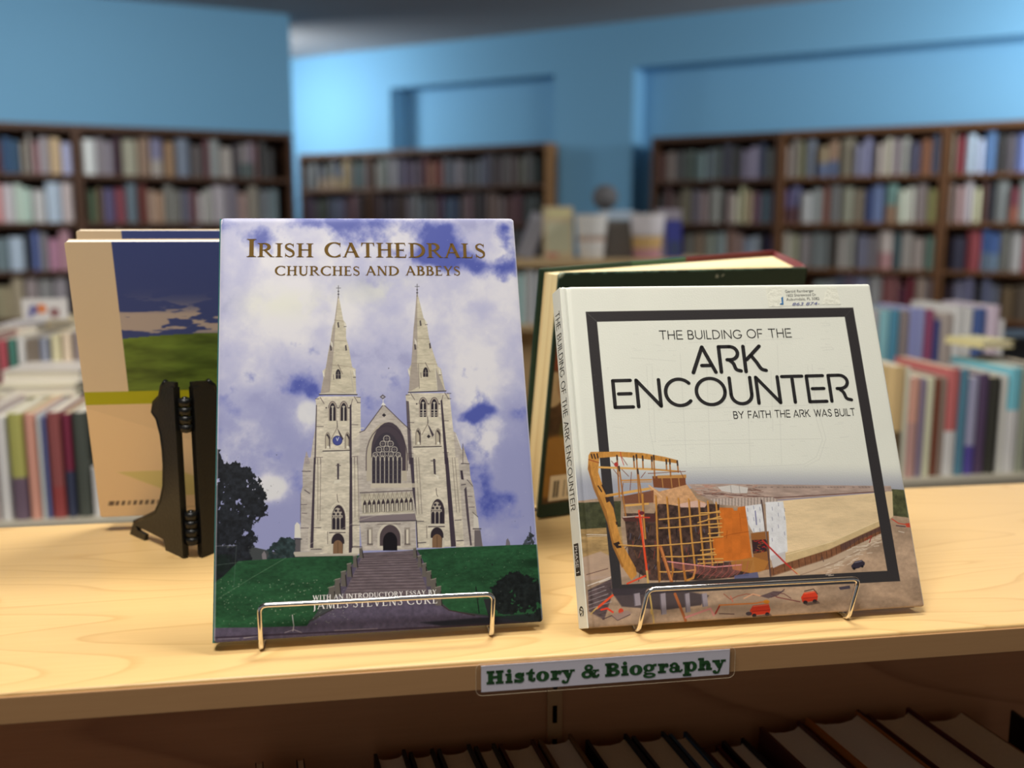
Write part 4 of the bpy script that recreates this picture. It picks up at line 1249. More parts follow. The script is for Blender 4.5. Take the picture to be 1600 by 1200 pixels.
    for x0, x1, y1 in ((262, 290, 930), (380, 405, 970), (490, 512, 960), (565, 590, 935)):
        A.poly(c4((x0 - 6, 880), (x1 - 6, 875), (x1, y1), (x0, y1 + 4)), (152, 142, 150)); A.line(c4((x0 - 4, 880), (x0 + 2, y1)), 1.2, (96, 88, 98))
    A.line(c4((330, 885), (348, 1010)), 2.4, (196, 164, 96)); A.line(c4((442, 880), (490, 1000)), 4.2, (170, 98, 56))
    A.poly(c4((590, 940), (700, 880), (860, 870), (1020, 880), (820, 960), (640, 1000)), (160, 138, 118), .5, 6)
    for p, w, c in (([(660, 880), (690, 905), (720, 890), (760, 880), (800, 885)], 1.5, (150, 92, 72)), ([(750, 900), (790, 880), (830, 890)], 2.2, (206, 158, 124)), ([(690, 890), (700, 915)], 1.6, (196, 110, 90)),
                    ([(490, 985), (600, 945), (615, 975)], 3.2, (206, 138, 132)), ([(625, 965), (640, 930), (800, 922), (850, 912)], 2.0, (206, 120, 56)), ([(622, 968), (640, 935)], 2.4, (150, 56, 46)), ([(640, 968), (705, 970)], 1.6, (98, 74, 68)),
                    ([(870, 880), (900, 895), (1000, 915)], 1.3, (120, 50, 54)), ([(880, 870), (930, 880), (960, 900)], 1.2, (110, 66, 66)), ([(930, 860), (900, 885), (870, 895)], 1.6, (96, 70, 72))):
        A.line(c4(*p), w, c)
    A.poly(c4((820, 890), (880, 868), (930, 868), (860, 900)), (82, 66, 72), .8)
    for cx, cy, w, h in ((822, 950, 46, 26), (1042, 892, 38, 26)):
        A.poly(c4((cx - w, cy + 4), (cx - w + 14, cy - h + 8), (cx + w - 8, cy - h), (cx + w, cy), (cx + w - 4, cy + h * .7), (cx - w + 8, cy + h)), (206, 62, 38)); A.line(c4((cx - w + 16, cy - h + 12), (cx + w - 10, cy - h + 4)), 1.4, (232, 110, 80)); A.line(c4((cx - w + 10, cy + 8), (cx + w - 4, cy + 2)), 1.0, (150, 40, 30))
        A.ell(*c4((cx - w + 20, cy + h))[0], 3.4, 3, (46, 40, 44)); A.ell(*c4((cx + w - 14, cy + h * .8))[0], 3.4, 3, (46, 40, 44)); A.poly(c4((cx - 30, cy + h + 4), (cx + w, cy + h * .7), (cx + w + 10, cy + h + 4), (cx - 10, cy + h + 14)), (92, 74, 68), .7)
    A.ell(*c4((772, 968))[0], 5, 3, (70, 60, 64)); A.ell(*c4((850, 915))[0], 5, 3, (206, 130, 40)); A.line(c4((1020, 868), (1060, 858), (1078, 880)), 1.6, (92, 70, 62))
    # parked cars and clutter on the right
    A.poly(c4((1228, 755), (1245, 735), (1275, 728), (1290, 740), (1288, 752), (1262, 765), (1235, 770)), (52, 46, 58)); A.line(c4((1245, 740), (1275, 733)), 1.4, (120, 116, 130)); A.ell(*c4((1242, 767))[0], 2, 2, (26, 24, 28)); A.ell(*c4((1278, 757))[0], 2, 2, (26, 24, 28))
    A.poly(c4((1172, 850), (1222, 842), (1225, 856), (1180, 862)), (70, 64, 76)); 
    for k in range(40):
        t = rr.random()
        x = 1110 + 260 * t; y = 790 - 165 * t + 16 * rr.normal()
        A.line(c4((x, y), (x + 22, y - 5 + 6 * rr.normal())), 1.1, (222, 206, 186), .8)
    A.line(c4((1290, 640), (1320, 620), (1310, 650)), 1.4, (150, 60, 50)); A.line(c4((1410, 545), (1440, 565), (1470, 570)), 1.6, (196, 76, 56)); A.poly(c4((1470, 565), (1502, 562), (1504, 584), (1475, 582)), (200, 76, 54)); A.line(c4((1430, 575), (1470, 580)), 1.6, (82, 62, 70)); A.line(c4((1090, 730), (1100, 715), (1105, 735)), 1.0, (80, 66, 66))
    A.line(c4((1440, 600), (1465, 606)), 1.0, (220, 206, 190)); A.line(c4((1400, 640), (1412, 636)), 1.2, (226, 214, 200))
    A.poly([fo[1], fo[2], fi[2], fi[1]], K)
    A.C[...] = A.C
    # dust and a pale worn rim
    for k in range(40):
        A.ell(920 + 480 * rr.random(), 490 + 430 * rr.random(), .5, .5, (150, 148, 148), .35)
    A.blend(.6 * sstep(.0012, .0003, np.minimum(GX.max() - GX, GZ.max() - GZ)), (238, 238, 232))
    return A.C


# ---- back cover of the book on the left: blue sky over green hills, a lime band, a tan foot
def zj(*p): return [(80 + a / 2.143, 340 + b / 2.143) for a, b in p]


def paint_hills(X, Y, GX, GZ):
    A = Art(X, Y, (212, 190, 158))
    u, v = GX / .19, GZ / GZ.max()
    photo = (u > .186) & (v > .478)
    n = fbm(X, Y, 19, 12, 4, 3.0, .6)
    sky = np.asarray((58, 70, 122), float) * (.92 + .16 * v)[..., None]
    A.C = np.where(photo[..., None], sky, A.C)
    cl = sstep(.57, .64, n + .22 * np.exp(-((v - .725) / .04) ** 2) - .06) * np.exp(-((v - .725) / .055) ** 2)
    A.blend(np.where(photo, .8 * np.clip(cl * 1.3, 0, 1), 0), (206, 184, 160))
    hill = photo & (v < .672 + .012 * np.sin(u * 5 - 1.2))
    g = fbm(X, Y, 30, 5, 4, 2.2, .5)
    A.C = np.where(hill[..., None], np.asarray((96, 116, 44), float) * (.55 + .8 * g)[..., None], A.C)
    A.C = np.where(((v <= .478) & (v > .432))[..., None], np.asarray((168, 164, 22), float), A.C)
    low = v <= .432
    A.C = np.where(low[..., None], np.asarray((226, 194, 150), float) * (1 - .03 * (v + .3 * u > .42))[..., None], A.C)
    for k in range(4):
        s = (u - .15 - .42 * k) + (v - .15) * 2.6
        A.blend(np.where(low & (v < .175) & (v > .075), sstep(.0, .03, s) * sstep(.30, .27, s) * .55, 0), (190, 182, 96))
    # the small dark imprint at the foot is out of focus: a row of slanted dashes
    for k in range(12):
        x = .055 + .026 * k
        w = .011 if k else .018
        A.blend(np.where(low, .75 * sstep(w, w * .3, np.abs(u - x - (v - .05) * .4)) * sstep(.010, .007, np.abs(v - .053)) * (1 if k % 5 != 3 else .7), 0), (62, 50, 44))
    A.blend(np.where(low, .35 * sstep(.002, .001, np.abs(v - .028)) * (u > .35) * (u < .66), 0), (110, 92, 76))
    return A.C


def paint_still_life(X, Y, GX, GZ):
    """back of the worn green book: dark green bands above and below a brown picture of fruit"""
    A = Art(X, Y, (22, 48, 40))
    W, H = GX.max(), GZ.max()
    n = fbm(X, Y, 20, 7, 5)
    pic = (GZ < H - .034) & (GZ > .014) & (GX > .004)
    brown = np.asarray((92, 66, 44), float) * (.3 + 1.0 * n)[..., None]
    A.C = np.where(pic[..., None], brown, A.C)
    for x, z, r, c in ((.012, .16, .016, (140, 70, 48)), (.004, .125, .014, (196, 176, 140)), (.026, .13, .018, (150, 116, 84)), (.03, .085, .016, (84, 84, 46)), (.012, .05, .026, (170, 126, 60)), (.05, .06, .03, (150, 108, 50)), (.06, .12, .03, (150, 60, 44))):
        d = np.hypot(GX - x, (GZ - z) * .8) / r
        A.blend(np.where(pic, sstep(1.05, .85, d) * .85, 0), np.asarray(c, float) * 1.0)
    bc = (GX > .010) & (GX < .040) & (GZ > .0165) & (GZ < .041)
    A.C = np.where(bc[..., None], np.asarray((226, 214, 190), float), A.C)
    bars = bc & (GX > .014) & (GX < .036) & (GZ > .0195) & (GZ < .036) & (vnoise(GX * 1500, GX * 0, 4) > .5)
    A.C = np.where(bars[..., None], np.asarray((40, 36, 34), float), A.C)
    A.blend(.6 * sstep(.0022, .0006, H - GZ) * sstep(.35, .6, fbm(X, Y, 9, 2, 3)), (120, 150, 132))
    A.blend(np.where(GZ > H - .034, .3 * sstep(.2, 1, GX / W), 0), (52, 54, 36))
    k = (GZ > H - .008) & (GZ < H - .0045) & (GX > W * .60) & (GX < W * .665)
    A.blend(np.where(k, (fbm(X, Y, 5, 4, 2) > .5) * .7, 0), (190, 190, 176))
    A.blend(.8 * sstep(.006, .003, np.hypot(GX, GZ - H)), (190, 196, 176))
    return A.C
# ------------------------------------------------------------------ the room
def struct(o, kind='structure'):
    o['kind'] = kind
    return o


PAINT = mat('blue_wall_paint', (118, 172, 208), 0.75, 0.2, bump=.15, bscale=60, vary=.03)
CEILM = mat('ceiling_tile', (176, 174, 176), 0.9, 0.1, bump=.6, bscale=90, vary=.08)
CARPET = mat('grey_brown_carpet', (110, 100, 92), 0.95, 0.05, bump=.8, bscale=300, vary=.2)
WA = math.radians(29)
WE, WN = np.array([math.cos(WA), -math.sin(WA), 0]), np.array([math.sin(WA), math.cos(WA), 0])   # along the far wall, into it
WO = np.array([2.0, 6.0, 0])                                                                   # a point on its bookcases' front
LA = math.radians(25)
LE, LN = np.array([math.cos(LA), math.sin(LA), 0]), np.array([-math.sin(LA), math.cos(LA), 0])
LO = on_y(475, 215, 6.35) * np.array([1, 1, 0])


def on_wall(x, y, o=WO, n=WN, e=WE, off=0.0):
    p = on_plane(x, y, o + n * off, n)
    return float((p - o) @ e), float(p[2])


mb = MB(); mb.box((-7, -3, FLOOR_Z - .05), (7, 10, FLOOR_Z), CARPET); struct(mb.build('floor'))
mb = MB(); mb.box((-7, -3, CEIL_Z), (7, 10, CEIL_Z + .05), CEILM); struct(mb.build('ceiling'))
# far wall: pilasters and a header stand proud of two recessed bays that hold the bookcases
s_l, _ = on_wall(610, 190, off=.15); s_m, _ = on_wall(866, 190, off=.15); s_r, _ = on_wall(988, 190, off=.15)
nt_z = CAMH + 1.085
mb = MB()
s_c = on_wall(466, 240)[0] - .012
mb.box((-6.5, .15, FLOOR_Z), (s_c, .36, CEIL_Z), PAINT)
mb.box((s_c, .15, CAMH + .606), (s_l, .36, CEIL_Z), PAINT)
mb.box((s_m, .15, FLOOR_Z), (s_r, .36, CEIL_Z), PAINT)
mb.box((s_l, .15, nt_z), (s_m, .36, CEIL_Z), PAINT)
mb.box((s_r, .15, nt_z), (3.4, .36, CEIL_Z), PAINT)
mb.box((-6.5, .36, FLOOR_Z), (3.4, .46, CEIL_Z), PAINT)
o = struct(mb.build('wall_back')); o.matrix_world = frame(WO, WE, WN, CZ)
mb = MB(); mb.box((-4.6, .305, FLOOR_Z), (0, .55, CEIL_Z), PAINT)
o = struct(mb.build('wall_left')); o.matrix_world = frame(LO, LE, LN, CZ)
mb = MB(); mb.box((-6.0, -.02, FLOOR_Z), (-.06, 0, FLOOR_Z + .1), mat('dark_baseboard', (70, 58, 50), .6))
o = struct(mb.build('baseboard_left')); o.matrix_world = frame(LO + LN * .305, LE, LN, CZ)
mb = MB(); mb.box((-1.3, -.02, FLOOR_Z), (2.9, 0, FLOOR_Z + .1), mat('dark_baseboard', (70, 58, 50), .6))
o = struct(mb.build('baseboard_back')); o.matrix_world = frame(WO + WN * .36, WE, WN, CZ)

# ------------------------------------------------------------------ books as small blocks and as parts
PAGES = mat('page_paper', (226, 212, 182), .85, .1, vary=.08, bscale=400)
PAGES_W = mat('white_page_paper', (232, 226, 212), .85, .1, vary=.05, bscale=400)


def cname(rgb):
    import colorsys
    r, g, b = [c / 255 for c in rgb]
    h, s, v = colorsys.rgb_to_hsv(r, g, b)
    h *= 360
    if v < .22: return 'black'
    if s < .13:
        return 'white' if v > .82 else 'pale grey' if v > .62 else 'grey' if v > .38 else 'charcoal'
    tone = 'pale ' if (v > .66 and s < .32) else 'dark ' if v < .42 else 'dull ' if s < .35 else ''
    if h < 14 or h >= 345: n = 'red' if s > .35 else 'rose'
    elif h < 42: n = 'brown' if v < .62 else ('orange' if s > .55 else 'tan')
    elif h < 70: n = 'olive' if v < .62 else ('yellow' if s > .4 else 'cream')
    elif h < 165: n = 'green'
    elif h < 195: n = 'teal'
    elif h < 250: n = 'blue'
    elif h < 290: n = 'purple'
    else: n = 'mauve'
    return tone + n


def cover_mat(rgb):
    q = tuple(int(round(c / 6.0)) * 6 for c in rgb)
    return mat('book_cloth_%02x%02x%02x' % tuple(min(255, c) for c in q), tuple(min(255, c) for c in q), .5, .35)


_far = {}


def far_book_mesh(rgb, band):
    """unit book: width 1 (x), depth 1 (y, spine at 0), height 1 (z); rounded spine, page block set in at the top"""
    key = (tuple(int(c / 6) for c in rgb), band and tuple(int(c / 6) for c in band[1]) + (band[0],))
    if key in _far:
        return _far[key]
    cm = cover_mat(rgb)
    mb = MB()
    prof = [(0, 1), (0, .12), (.18, .03), (.5, 0), (.82, .03), (1, .12), (1, 1)]
    zs = [(0, 1, cm)]
    if band:
        bm = cover_mat(band[1])
        if band[0] == 'lower': zs = [(0, .45, bm), (.45, 1, cm)]
        if band[0] == 'upper': zs = [(0, .62, cm), (.62, 1, bm)]
        if band[0] == 'label': zs = [(0, .55, cm), (.55, .8, bm), (.8, 1, cm)]
    n = len(prof)
    for z0, z1, m in zs:
        v = [(x, y, z0) for x, y in prof] + [(x, y, z1) for x, y in prof]
        mb.add(v, [(i, i + 1, n + i + 1, n + i) for i in range(n - 1)], m)
    mb.add([(x, y, 1) for x, y in prof], [list(range(n))], cm)
    mb.add([(x, y, 0) for x, y in prof], [list(range(n - 1, -1, -1))], cm)
    mb.add([(.1, .15, 1.002), (.9, .15, 1.002), (.9, .97, 1.002), (.1, .97, 1.002)], [(0, 1, 2, 3)], PAGES)
    mb.add([(0, 1, 0), (1, 1, 0), (1, 1, 1), (0, 1, 1)], [(0, 3, 2, 1)], PAGES)
    _far[key] = mb.mesh('book')
    return _far[key]


def from_seen(rgb, k):
    """colour of the cloth itself for a colour seen in light of strength k"""
    l = lin(rgb) / k
    l = np.clip(l + (l @ np.array([.21, .72, .07]) - l) * .22, 0, .78)
    s = np.where(l <= .0031308, l * 12.92, 1.055 * l ** (1 / 2.4) - .055) * 255
    return tuple(float(c) for c in s)


ORD = lambda n: '%d%s' % (n, 'th' if 10 <= n % 100 <= 20 else {1: 'st', 2: 'nd', 3: 'rd'}.get(n % 10, 'th'))
rng = random.Random(7)
CASE_TOP = CAMH + .60
SHELF_Z = [CAMH + .315, CAMH + .035, CAMH - .245, CAMH - .525, CAMH - .805, CAMH - 1.085, CAMH - 1.37]
BOARD = .024
ROWN = ['top', 'second', 'third', 'fourth']


def wall_case(label, o, e, n, s0, s1, m, end_m=None, dividers=()):
    M = frame(o, e, n, CZ)
    t = thing('bookcase', label, 'bookcase', frame(o + e * s0 + CZ * FLOOR_Z, e, n, CZ), 'tall bookcases along the walls')
    k = lambda a, b: ((a[0] - s0, a[1], a[2] - FLOOR_Z), (b[0] - s0, b[1], b[2] - FLOOR_Z))
    for x, mm in ((s0, m), (s1 - .022, end_m or m)):
        MB().box(*k((x, 0, FLOOR_Z), (x + .022, .30, CASE_TOP)), mm).build('side_panel', t)
    MB().box(*k((s0 + .022, .0, CASE_TOP - .035), (s1 - .022, .30, CASE_TOP)), m).build('top_panel', t)
    MB().box(*k((s0 + .022, .285, FLOOR_Z), (s1 - .022, .30, CASE_TOP - .035)), m).build('back_panel', t)
    MB().box(*k((s0 + .022, .012, FLOOR_Z), (s1 - .022, .03, SHELF_Z[-1] - BOARD)), m).build('kick_board', t)
    for z in SHELF_Z:
        MB().box(*k((s0 + .022, .004, z - BOARD), (s1 - .022, .285, z)), m).build('shelf', t)
    for d in dividers:
        MB().box(*k((d, .002, SHELF_Z[1]), (d + .022, .285, CASE_TOP - .035)), m).build('divider', t)
    return t


def fill_row(o, e, n, s0, s1, row, segs, k, place, group, hidden=lambda x: False):
    """segs: (x0, x1, colour[, band kind, band colour]) along the photographed row; each run becomes one to three books"""
    z = SHELF_Z[row]
    room = (CASE_TOP - .035 if row == 0 else SHELF_Z[row - 1] - BOARD) - z
    yrow = 357 - (z + .1 - CAMH) * 1500 / 6.2
    idx = 0
    last = s0 + .026
    for sg in segs:
        x0, x1, rgb = sg[:3]
        band = (sg[3], from_seen(sg[4], k)) if len(sg) > 3 else None
        a, b = on_wall(x0, yrow, o, n, e)[0], on_wall(x1, yrow, o, n, e)[0]
        a, b = max(a, last + .002), min(b, s1 - .027)
        if b - a < .012:
            continue
        cnt = max(1, int(round((b - a) / .058)))
        for q in range(cnt):
            w = (b - a) / cnt
            x = a + w * q
            idx += 1
            if hidden(x0 + (x1 - x0) * (q + .5) / cnt):
                continue
            c = from_seen([min(255, max(0, v + rng.uniform(-7, 7))) for v in rgb], k)
            me = far_book_mesh(c, band)
            ob = bpy.data.objects.new('book', me)
            COL.objects.link(ob)
            h = min(room - .012, rng.uniform(.70, .93) * room)
            d = rng.uniform(.15, .19)
            fy = rng.uniform(.02, .045)
            ob.matrix_world = frame(o + e * (x + .001) + n * fy + CZ * z, e, n, CZ) @ Matrix.Diagonal((w - .003, d, h, 1))
            two = '' if not band else ' two-tone'
            tag(ob, '%s%s book, %s from left, %s shelf, %s' % (cname(c), two, ORD(idx), ROWN[row], place), 'book', group)
        last = b


DARKW = mat('dark_stained_shelf_wood', (82, 56, 40), .55, .3, vary=.2, bscale=12)
MIDW = mat('brown_shelf_wood', (112, 76, 48), .55, .3, vary=.2, bscale=12)
TANW = mat('tan_shelf_wood', (150, 108, 66), .55, .3, vary=.2, bscale=12)

# left wall: two bookcases
sl = lambda x: on_wall(x, 250, LO, LN, LE)[0]
sa0, sa1, sa2 = sl(-150), sl(121), sl(457)
wall_case('dark bookcase on the left wall, cut by the left frame edge', LO, LE, LN, sa0, sa1 - .002, DARKW)
wall_case('dark bookcase on the left wall, beside the bright blue corner', LO, LE, LN, sa1 + .002, sa2, DARKW)
KL = .66
LA_ = 'left bookcase at the frame edge'
LB_ = 'left bookcase by the corner'
GA, GB = 'books in the left bookcase by the frame edge', 'books in the left bookcase by the corner'
fill_row(LO, LE, LN, sa0, sa1, 0, [(-10, 3, (92, 58, 58)), (4, 31, (52, 80, 120)), (33, 42, (132, 130, 112)), (43, 52, (138, 128, 118)), (53, 62, (150, 108, 114)), (62, 78, (140, 136, 142)), (79, 97, (168, 146, 112)), (98, 116, (150, 164, 196))], KL, LA_, GA)
fill_row(LO, LE, LN, sa0, sa1, 1, [(-12, 4, (196, 130, 140)), (5, 22, (168, 172, 172)), (23, 50, (160, 180, 170)), (52, 72, (172, 166, 166)), (73, 97, (150, 170, 188)), (98, 116, (168, 156, 156))], KL, LA_, GA)
fill_row(LO, LE, LN, sa0, sa1, 2, [(-10, 13, (95, 102, 108)), (14, 38, (150, 166, 182)), (42, 50, (56, 60, 66)), (50, 62, (82, 112, 156)), (62, 75, (118, 120, 128)), (76, 112, (164, 116, 136))], KL, LA_, GA)
fill_row(LO, LE, LN, sa0, sa1, 3, [(-10, 18, (150, 140, 110)), (18, 38, (144, 136, 112)), (40, 60, (136, 130, 124)), (60, 84, (124, 122, 124)), (85, 108, (132, 128, 128))], KL, LA_, GA)
fill_row(LO, LE, LN, sa1, sa2, 0, [(122, 129, (58, 62, 78)), (130, 151, (176, 206, 222)), (152, 165, (132, 130, 136)), (166, 178, (126, 116, 128)), (180, 191, (72, 48, 52)), (193, 217, (130, 128, 118)), (218, 226, (150, 126, 110)), (226, 236, (134, 112, 94)), (237, 257, (110, 108, 130), 'lower', (140, 136, 128)), (259, 275, (130, 100, 72)), (277, 299, (88, 106, 126)), (300, 321, (68, 74, 72)), (322, 329, (116, 74, 80)), (330, 346, (120, 124, 128)), (347, 367, (138, 142, 130)), (368, 375, (58, 48, 56)), (376, 400, (118, 110, 122), 'lower', (70, 82, 84)), (401, 405, (140, 96, 96)), (407, 430, (56, 46, 48))], KL, LB_, GB)
fill_row(LO, LE, LN, sa1, sa2, 1, [(124, 139, (78, 70, 62)), (140, 152, (80, 94, 62)), (153, 162, (110, 84, 64)), (163, 181, (82, 72, 112)), (182, 198, (122, 56, 66)), (199, 217, (82, 102, 126)), (219, 232, (108, 46, 46)), (229, 258, (152, 122, 98)), (259, 285, (112, 102, 100)), (286, 299, (90, 96, 104)), (300, 309, (118, 68, 72)), (310, 334, (148, 146, 148)), (335, 357, (142, 140, 144)), (358, 374, (102, 92, 114)), (375, 390, (138, 116, 110)), (391, 408, (122, 116, 106)), (410, 438, (100, 106, 114))], KL, LB_, GB)
fill_row(LO, LE, LN, sa1, sa2, 2, [(124, 150, (120, 112, 112)), (150, 180, (96, 100, 112)), (180, 210, (140, 120, 104)), (210, 240, (88, 84, 92)), (240, 270, (128, 128, 124)), (270, 300, (110, 70, 70)), (300, 335, (96, 104, 116))], KL, LB_, GB)

# recessed corner: one wide bookcase with a paler end
sw = lambda x, y=240: on_wall(x, y)[0]
sc0, sc1 = sw(466), sw(856)
wall_case('wide bookcase in the shaded corner with a tan right end', WO, WE, WN, sc0, sc1, DARKW, TANW, (sw(572),))
KC = .72
GC, LC = 'books in the shaded corner bookcase', 'shaded corner bookcase'
fill_row(WO, WE, WN, sc0, sc1, 0, [(472, 490, (74, 74, 66)), (492, 512, (60, 62, 68), 'lower', (104, 84, 64)), (513, 530, (64, 66, 70), 'lower', (108, 84, 56)), (531, 544, (98, 78, 48)), (545, 570, (64, 68, 72)), (582, 600, (96, 96, 92)), (601, 617, (104, 104, 104)), (618, 640, (64, 62, 74)), (641, 655, (58, 54, 60)), (656, 663, (84, 50, 52)), (664, 686, (106, 54, 40)), (688, 704, (86, 88, 96)), (705, 720, (92, 94, 100)), (722, 742, (70, 76, 84)), (743, 760, (78, 80, 92)), (761, 779, (68, 58, 68)), (780, 804, (80, 78, 72)), (805, 828, (84, 86, 80)), (829, 838, (44, 58, 62))], KC, LC, GC)
fill_row(WO, WE, WN, sc0, sc1, 1, [(472, 505, (44, 38, 40)), (506, 535, (52, 58, 68)), (537, 560, (74, 54, 54)), (582, 605, (50, 42, 34)), (606, 630, (54, 44, 38)), (631, 660, (82, 82, 86)), (661, 679, (66, 62, 70)), (680, 688, (72, 40, 68)), (689, 711, (46, 60, 86)), (713, 735, (88, 68, 66)), (736, 756, (50, 42, 42)), (757, 785, (98, 82, 80)), (786, 811, (84, 60, 54)), (812, 838, (62, 62, 66))], KC, LC, GC)
fill_row(WO, WE, WN, sc0, sc1, 2, [(780, 806, (70, 66, 70)), (808, 836, (76, 72, 76))], KC, LC, GC)

# right part of the far wall: three bookcases
s0, s1, s2 = sw(1018), sw(1216, 300), sw(1472, 330)
s3 = s2 + (s2 - s1) * 1.02
PL = ['bookcase beside the blue pilaster', 'middle right bookcase', 'rightmost bookcase']
wall_case('brown bookcase on the right wall next to the blue pilaster', WO, WE, WN, s0, s1 - .003, DARKW)
wall_case('brown bookcase in the middle of the right wall', WO, WE, WN, s1 + .003, s2 - .003, MIDW)
wall_case('brown bookcase on the right wall, cut by the right frame edge', WO, WE, WN, s2 + .003, s3, MIDW)
KR = .68
G1, G2, G3 = 'books beside the blue pilaster', 'books in the middle right bookcase', 'books in the right bookcase by the frame edge'
fill_row(WO, WE, WN, s0, s1, 0, [(1023, 1036, (78, 46, 46)), (1037, 1052, (88, 80, 74)), (1053, 1064, (60, 56, 56)), (1065, 1082, (68, 80, 78)), (1083, 1099, (70, 84, 80)), (1100, 1125, (74, 86, 90)), (1126, 1152, (46, 50, 52)), (1155, 1182, (112, 118, 130)), (1183, 1190, (58, 66, 100)), (1191, 1210, (78, 76, 78))], KR * .75, PL[0], G1)
fill_row(WO, WE, WN, s0, s1, 1, [(1024, 1045, (58, 46, 42)), (1046, 1074, (80, 72, 66)), (1077, 1090, (96, 92, 98)), (1091, 1103, (118, 90, 96)), (1104, 1122, (90, 92, 92)), (1131, 1152, (142, 134, 122)), (1153, 1160, (136, 138, 98)), (1161, 1172, (140, 128, 100)), (1173, 1185, (98, 66, 82)), (1186, 1210, (66, 76, 98))], KR * .75, PL[0], G1)
fill_row(WO, WE, WN, s0, s1, 2, [(1066, 1080, (90, 92, 84)), (1081, 1098, (104, 74, 68)), (1099, 1114, (104, 104, 102)), (1115, 1130, (100, 102, 104)), (1131, 1156, (118, 88, 80)), (1158, 1184, (112, 124, 138)), (1185, 1192, (30, 30, 34)), (1193, 1210, (48, 50, 88))], KR * .75, PL[0], G1)
fill_row(WO, WE, WN, s1, s2, 0, [(1219, 1232, (148, 142, 130)), (1233, 1245, (144, 140, 130)), (1246, 1255, (126, 124, 92)), (1256, 1271, (96, 92, 118)), (1275, 1306, (132, 100, 74), 'lower', (74, 84, 116)), (1310, 1332, (126, 116, 96)), (1333, 1358, (102, 106, 138)), (1366, 1391, (168, 158, 142)), (1392, 1418, (136, 132, 132)), (1419, 1435, (62, 74, 90)), (1436, 1453, (158, 98, 72)), (1454, 1468, (98, 112, 142))], KR, PL[1], G2)
fill_row(WO, WE, WN, s1, s2, 1, [(1222, 1246, (98, 86, 122), 'lower', (88, 58, 64)), (1248, 1282, (142, 144, 134)), (1283, 1292, (124, 72, 58)), (1293, 1311, (106, 110, 112)), (1312, 1330, (124, 124, 96)), (1331, 1348, (128, 124, 104)), (1351, 1358, (52, 62, 108)), (1359, 1378, (98, 122, 152)), (1381, 1400, (98, 132, 118), 'lower', (140, 108, 84)), (1401, 1427, (178, 174, 164)), (1428, 1446, (146, 122, 124)), (1447, 1468, (152, 146, 78))], KR, PL[1], G2)
fill_row(WO, WE, WN, s1, s2, 2, [(1219, 1245, (146, 140, 122)), (1246, 1264, (116, 112, 114)), (1266, 1292, (96, 100, 110)), (1293, 1304, (50, 46, 46)), (1305, 1332, (140, 136, 130)), (1336, 1352, (100, 98, 120)), (1353, 1368, (112, 104, 112)), (1370, 1392, (150, 144, 144), 'lower', (150, 110, 108)), (1394, 1404, (66, 82, 90)), (1405, 1423, (146, 140, 132)), (1424, 1442, (150, 142, 134)), (1445, 1466, (92, 128, 118))], KR, PL[1], G2)
fill_row(WO, WE, WN, s1, s2, 3, [(1268, 1300, (122, 124, 132)), (1301, 1330, (92, 86, 104)), (1331, 1352, (108, 112, 136)), (1353, 1374, (124, 126, 134)), (1376, 1401, (128, 72, 74)), (1402, 1412, (86, 48, 60)), (1413, 1426, (114, 38, 48)), (1428, 1446, (142, 126, 110)), (1447, 1466, (132, 136, 140))], KR, PL[1], G2)
KR3 = .78
fill_row(WO, WE, WN, s2, s3, 0, [(1478, 1491, (112, 98, 86)), (1492, 1506, (152, 62, 66)), (1507, 1522, (172, 186, 212)), (1523, 1535, (168, 182, 208)), (1536, 1554, (76, 122, 168)), (1556, 1583, (88, 82, 86)), (1585, 1612, (112, 132, 188))], KR3, PL[2], G3)
fill_row(WO, WE, WN, s2, s3, 1, [(1477, 1491, (148, 138, 132)), (1492, 1504, (170, 142, 136)), (1505, 1518, (186, 186, 180)), (1519, 1531, (186, 192, 148)), (1532, 1542, (104, 68, 58)), (1543, 1551, (54, 54, 56)), (1552, 1575, (126, 132, 124)), (1577, 1589, (130, 54, 62), 'lower', (168, 90, 66)), (1590, 1612, (150, 156, 164))], KR3, PL[2], G3)
fill_row(WO, WE, WN, s2, s3, 2, [(1483, 1508, (54, 52, 64)), (1509, 1531, (152, 52, 64)), (1532, 1560, (64, 112, 182), 'lower', (110, 140, 168)), (1561, 1576, (112, 112, 112)), (1578, 1596, (178, 174, 178)), (1597, 1612, (176, 80, 92))], KR3, PL[2], G3)
fill_row(WO, WE, WN, s2, s3, 3, [(1477, 1486, (60, 50, 58)), (1488, 1520, (106, 110, 142)), (1523, 1532, (58, 54, 60)), (1533, 1560, (102, 108, 134)), (1562, 1585, (100, 78, 58)), (1586, 1612, (96, 76, 58))], KR3, PL[2], G3)
# ------------------------------------------------------------------ low shelving behind the counter
PALE = mat('pale_maple_board', (206, 178, 134), .5, .3, vary=.06, bscale=20)
GREYB = mat('grey_shelf_board', (172, 166, 150), .6, .3)
MA = math.radians(9.6)
ME, MN = np.array([math.cos(MA), math.sin(MA), 0]), np.array([-math.sin(MA), math.cos(MA), 0])


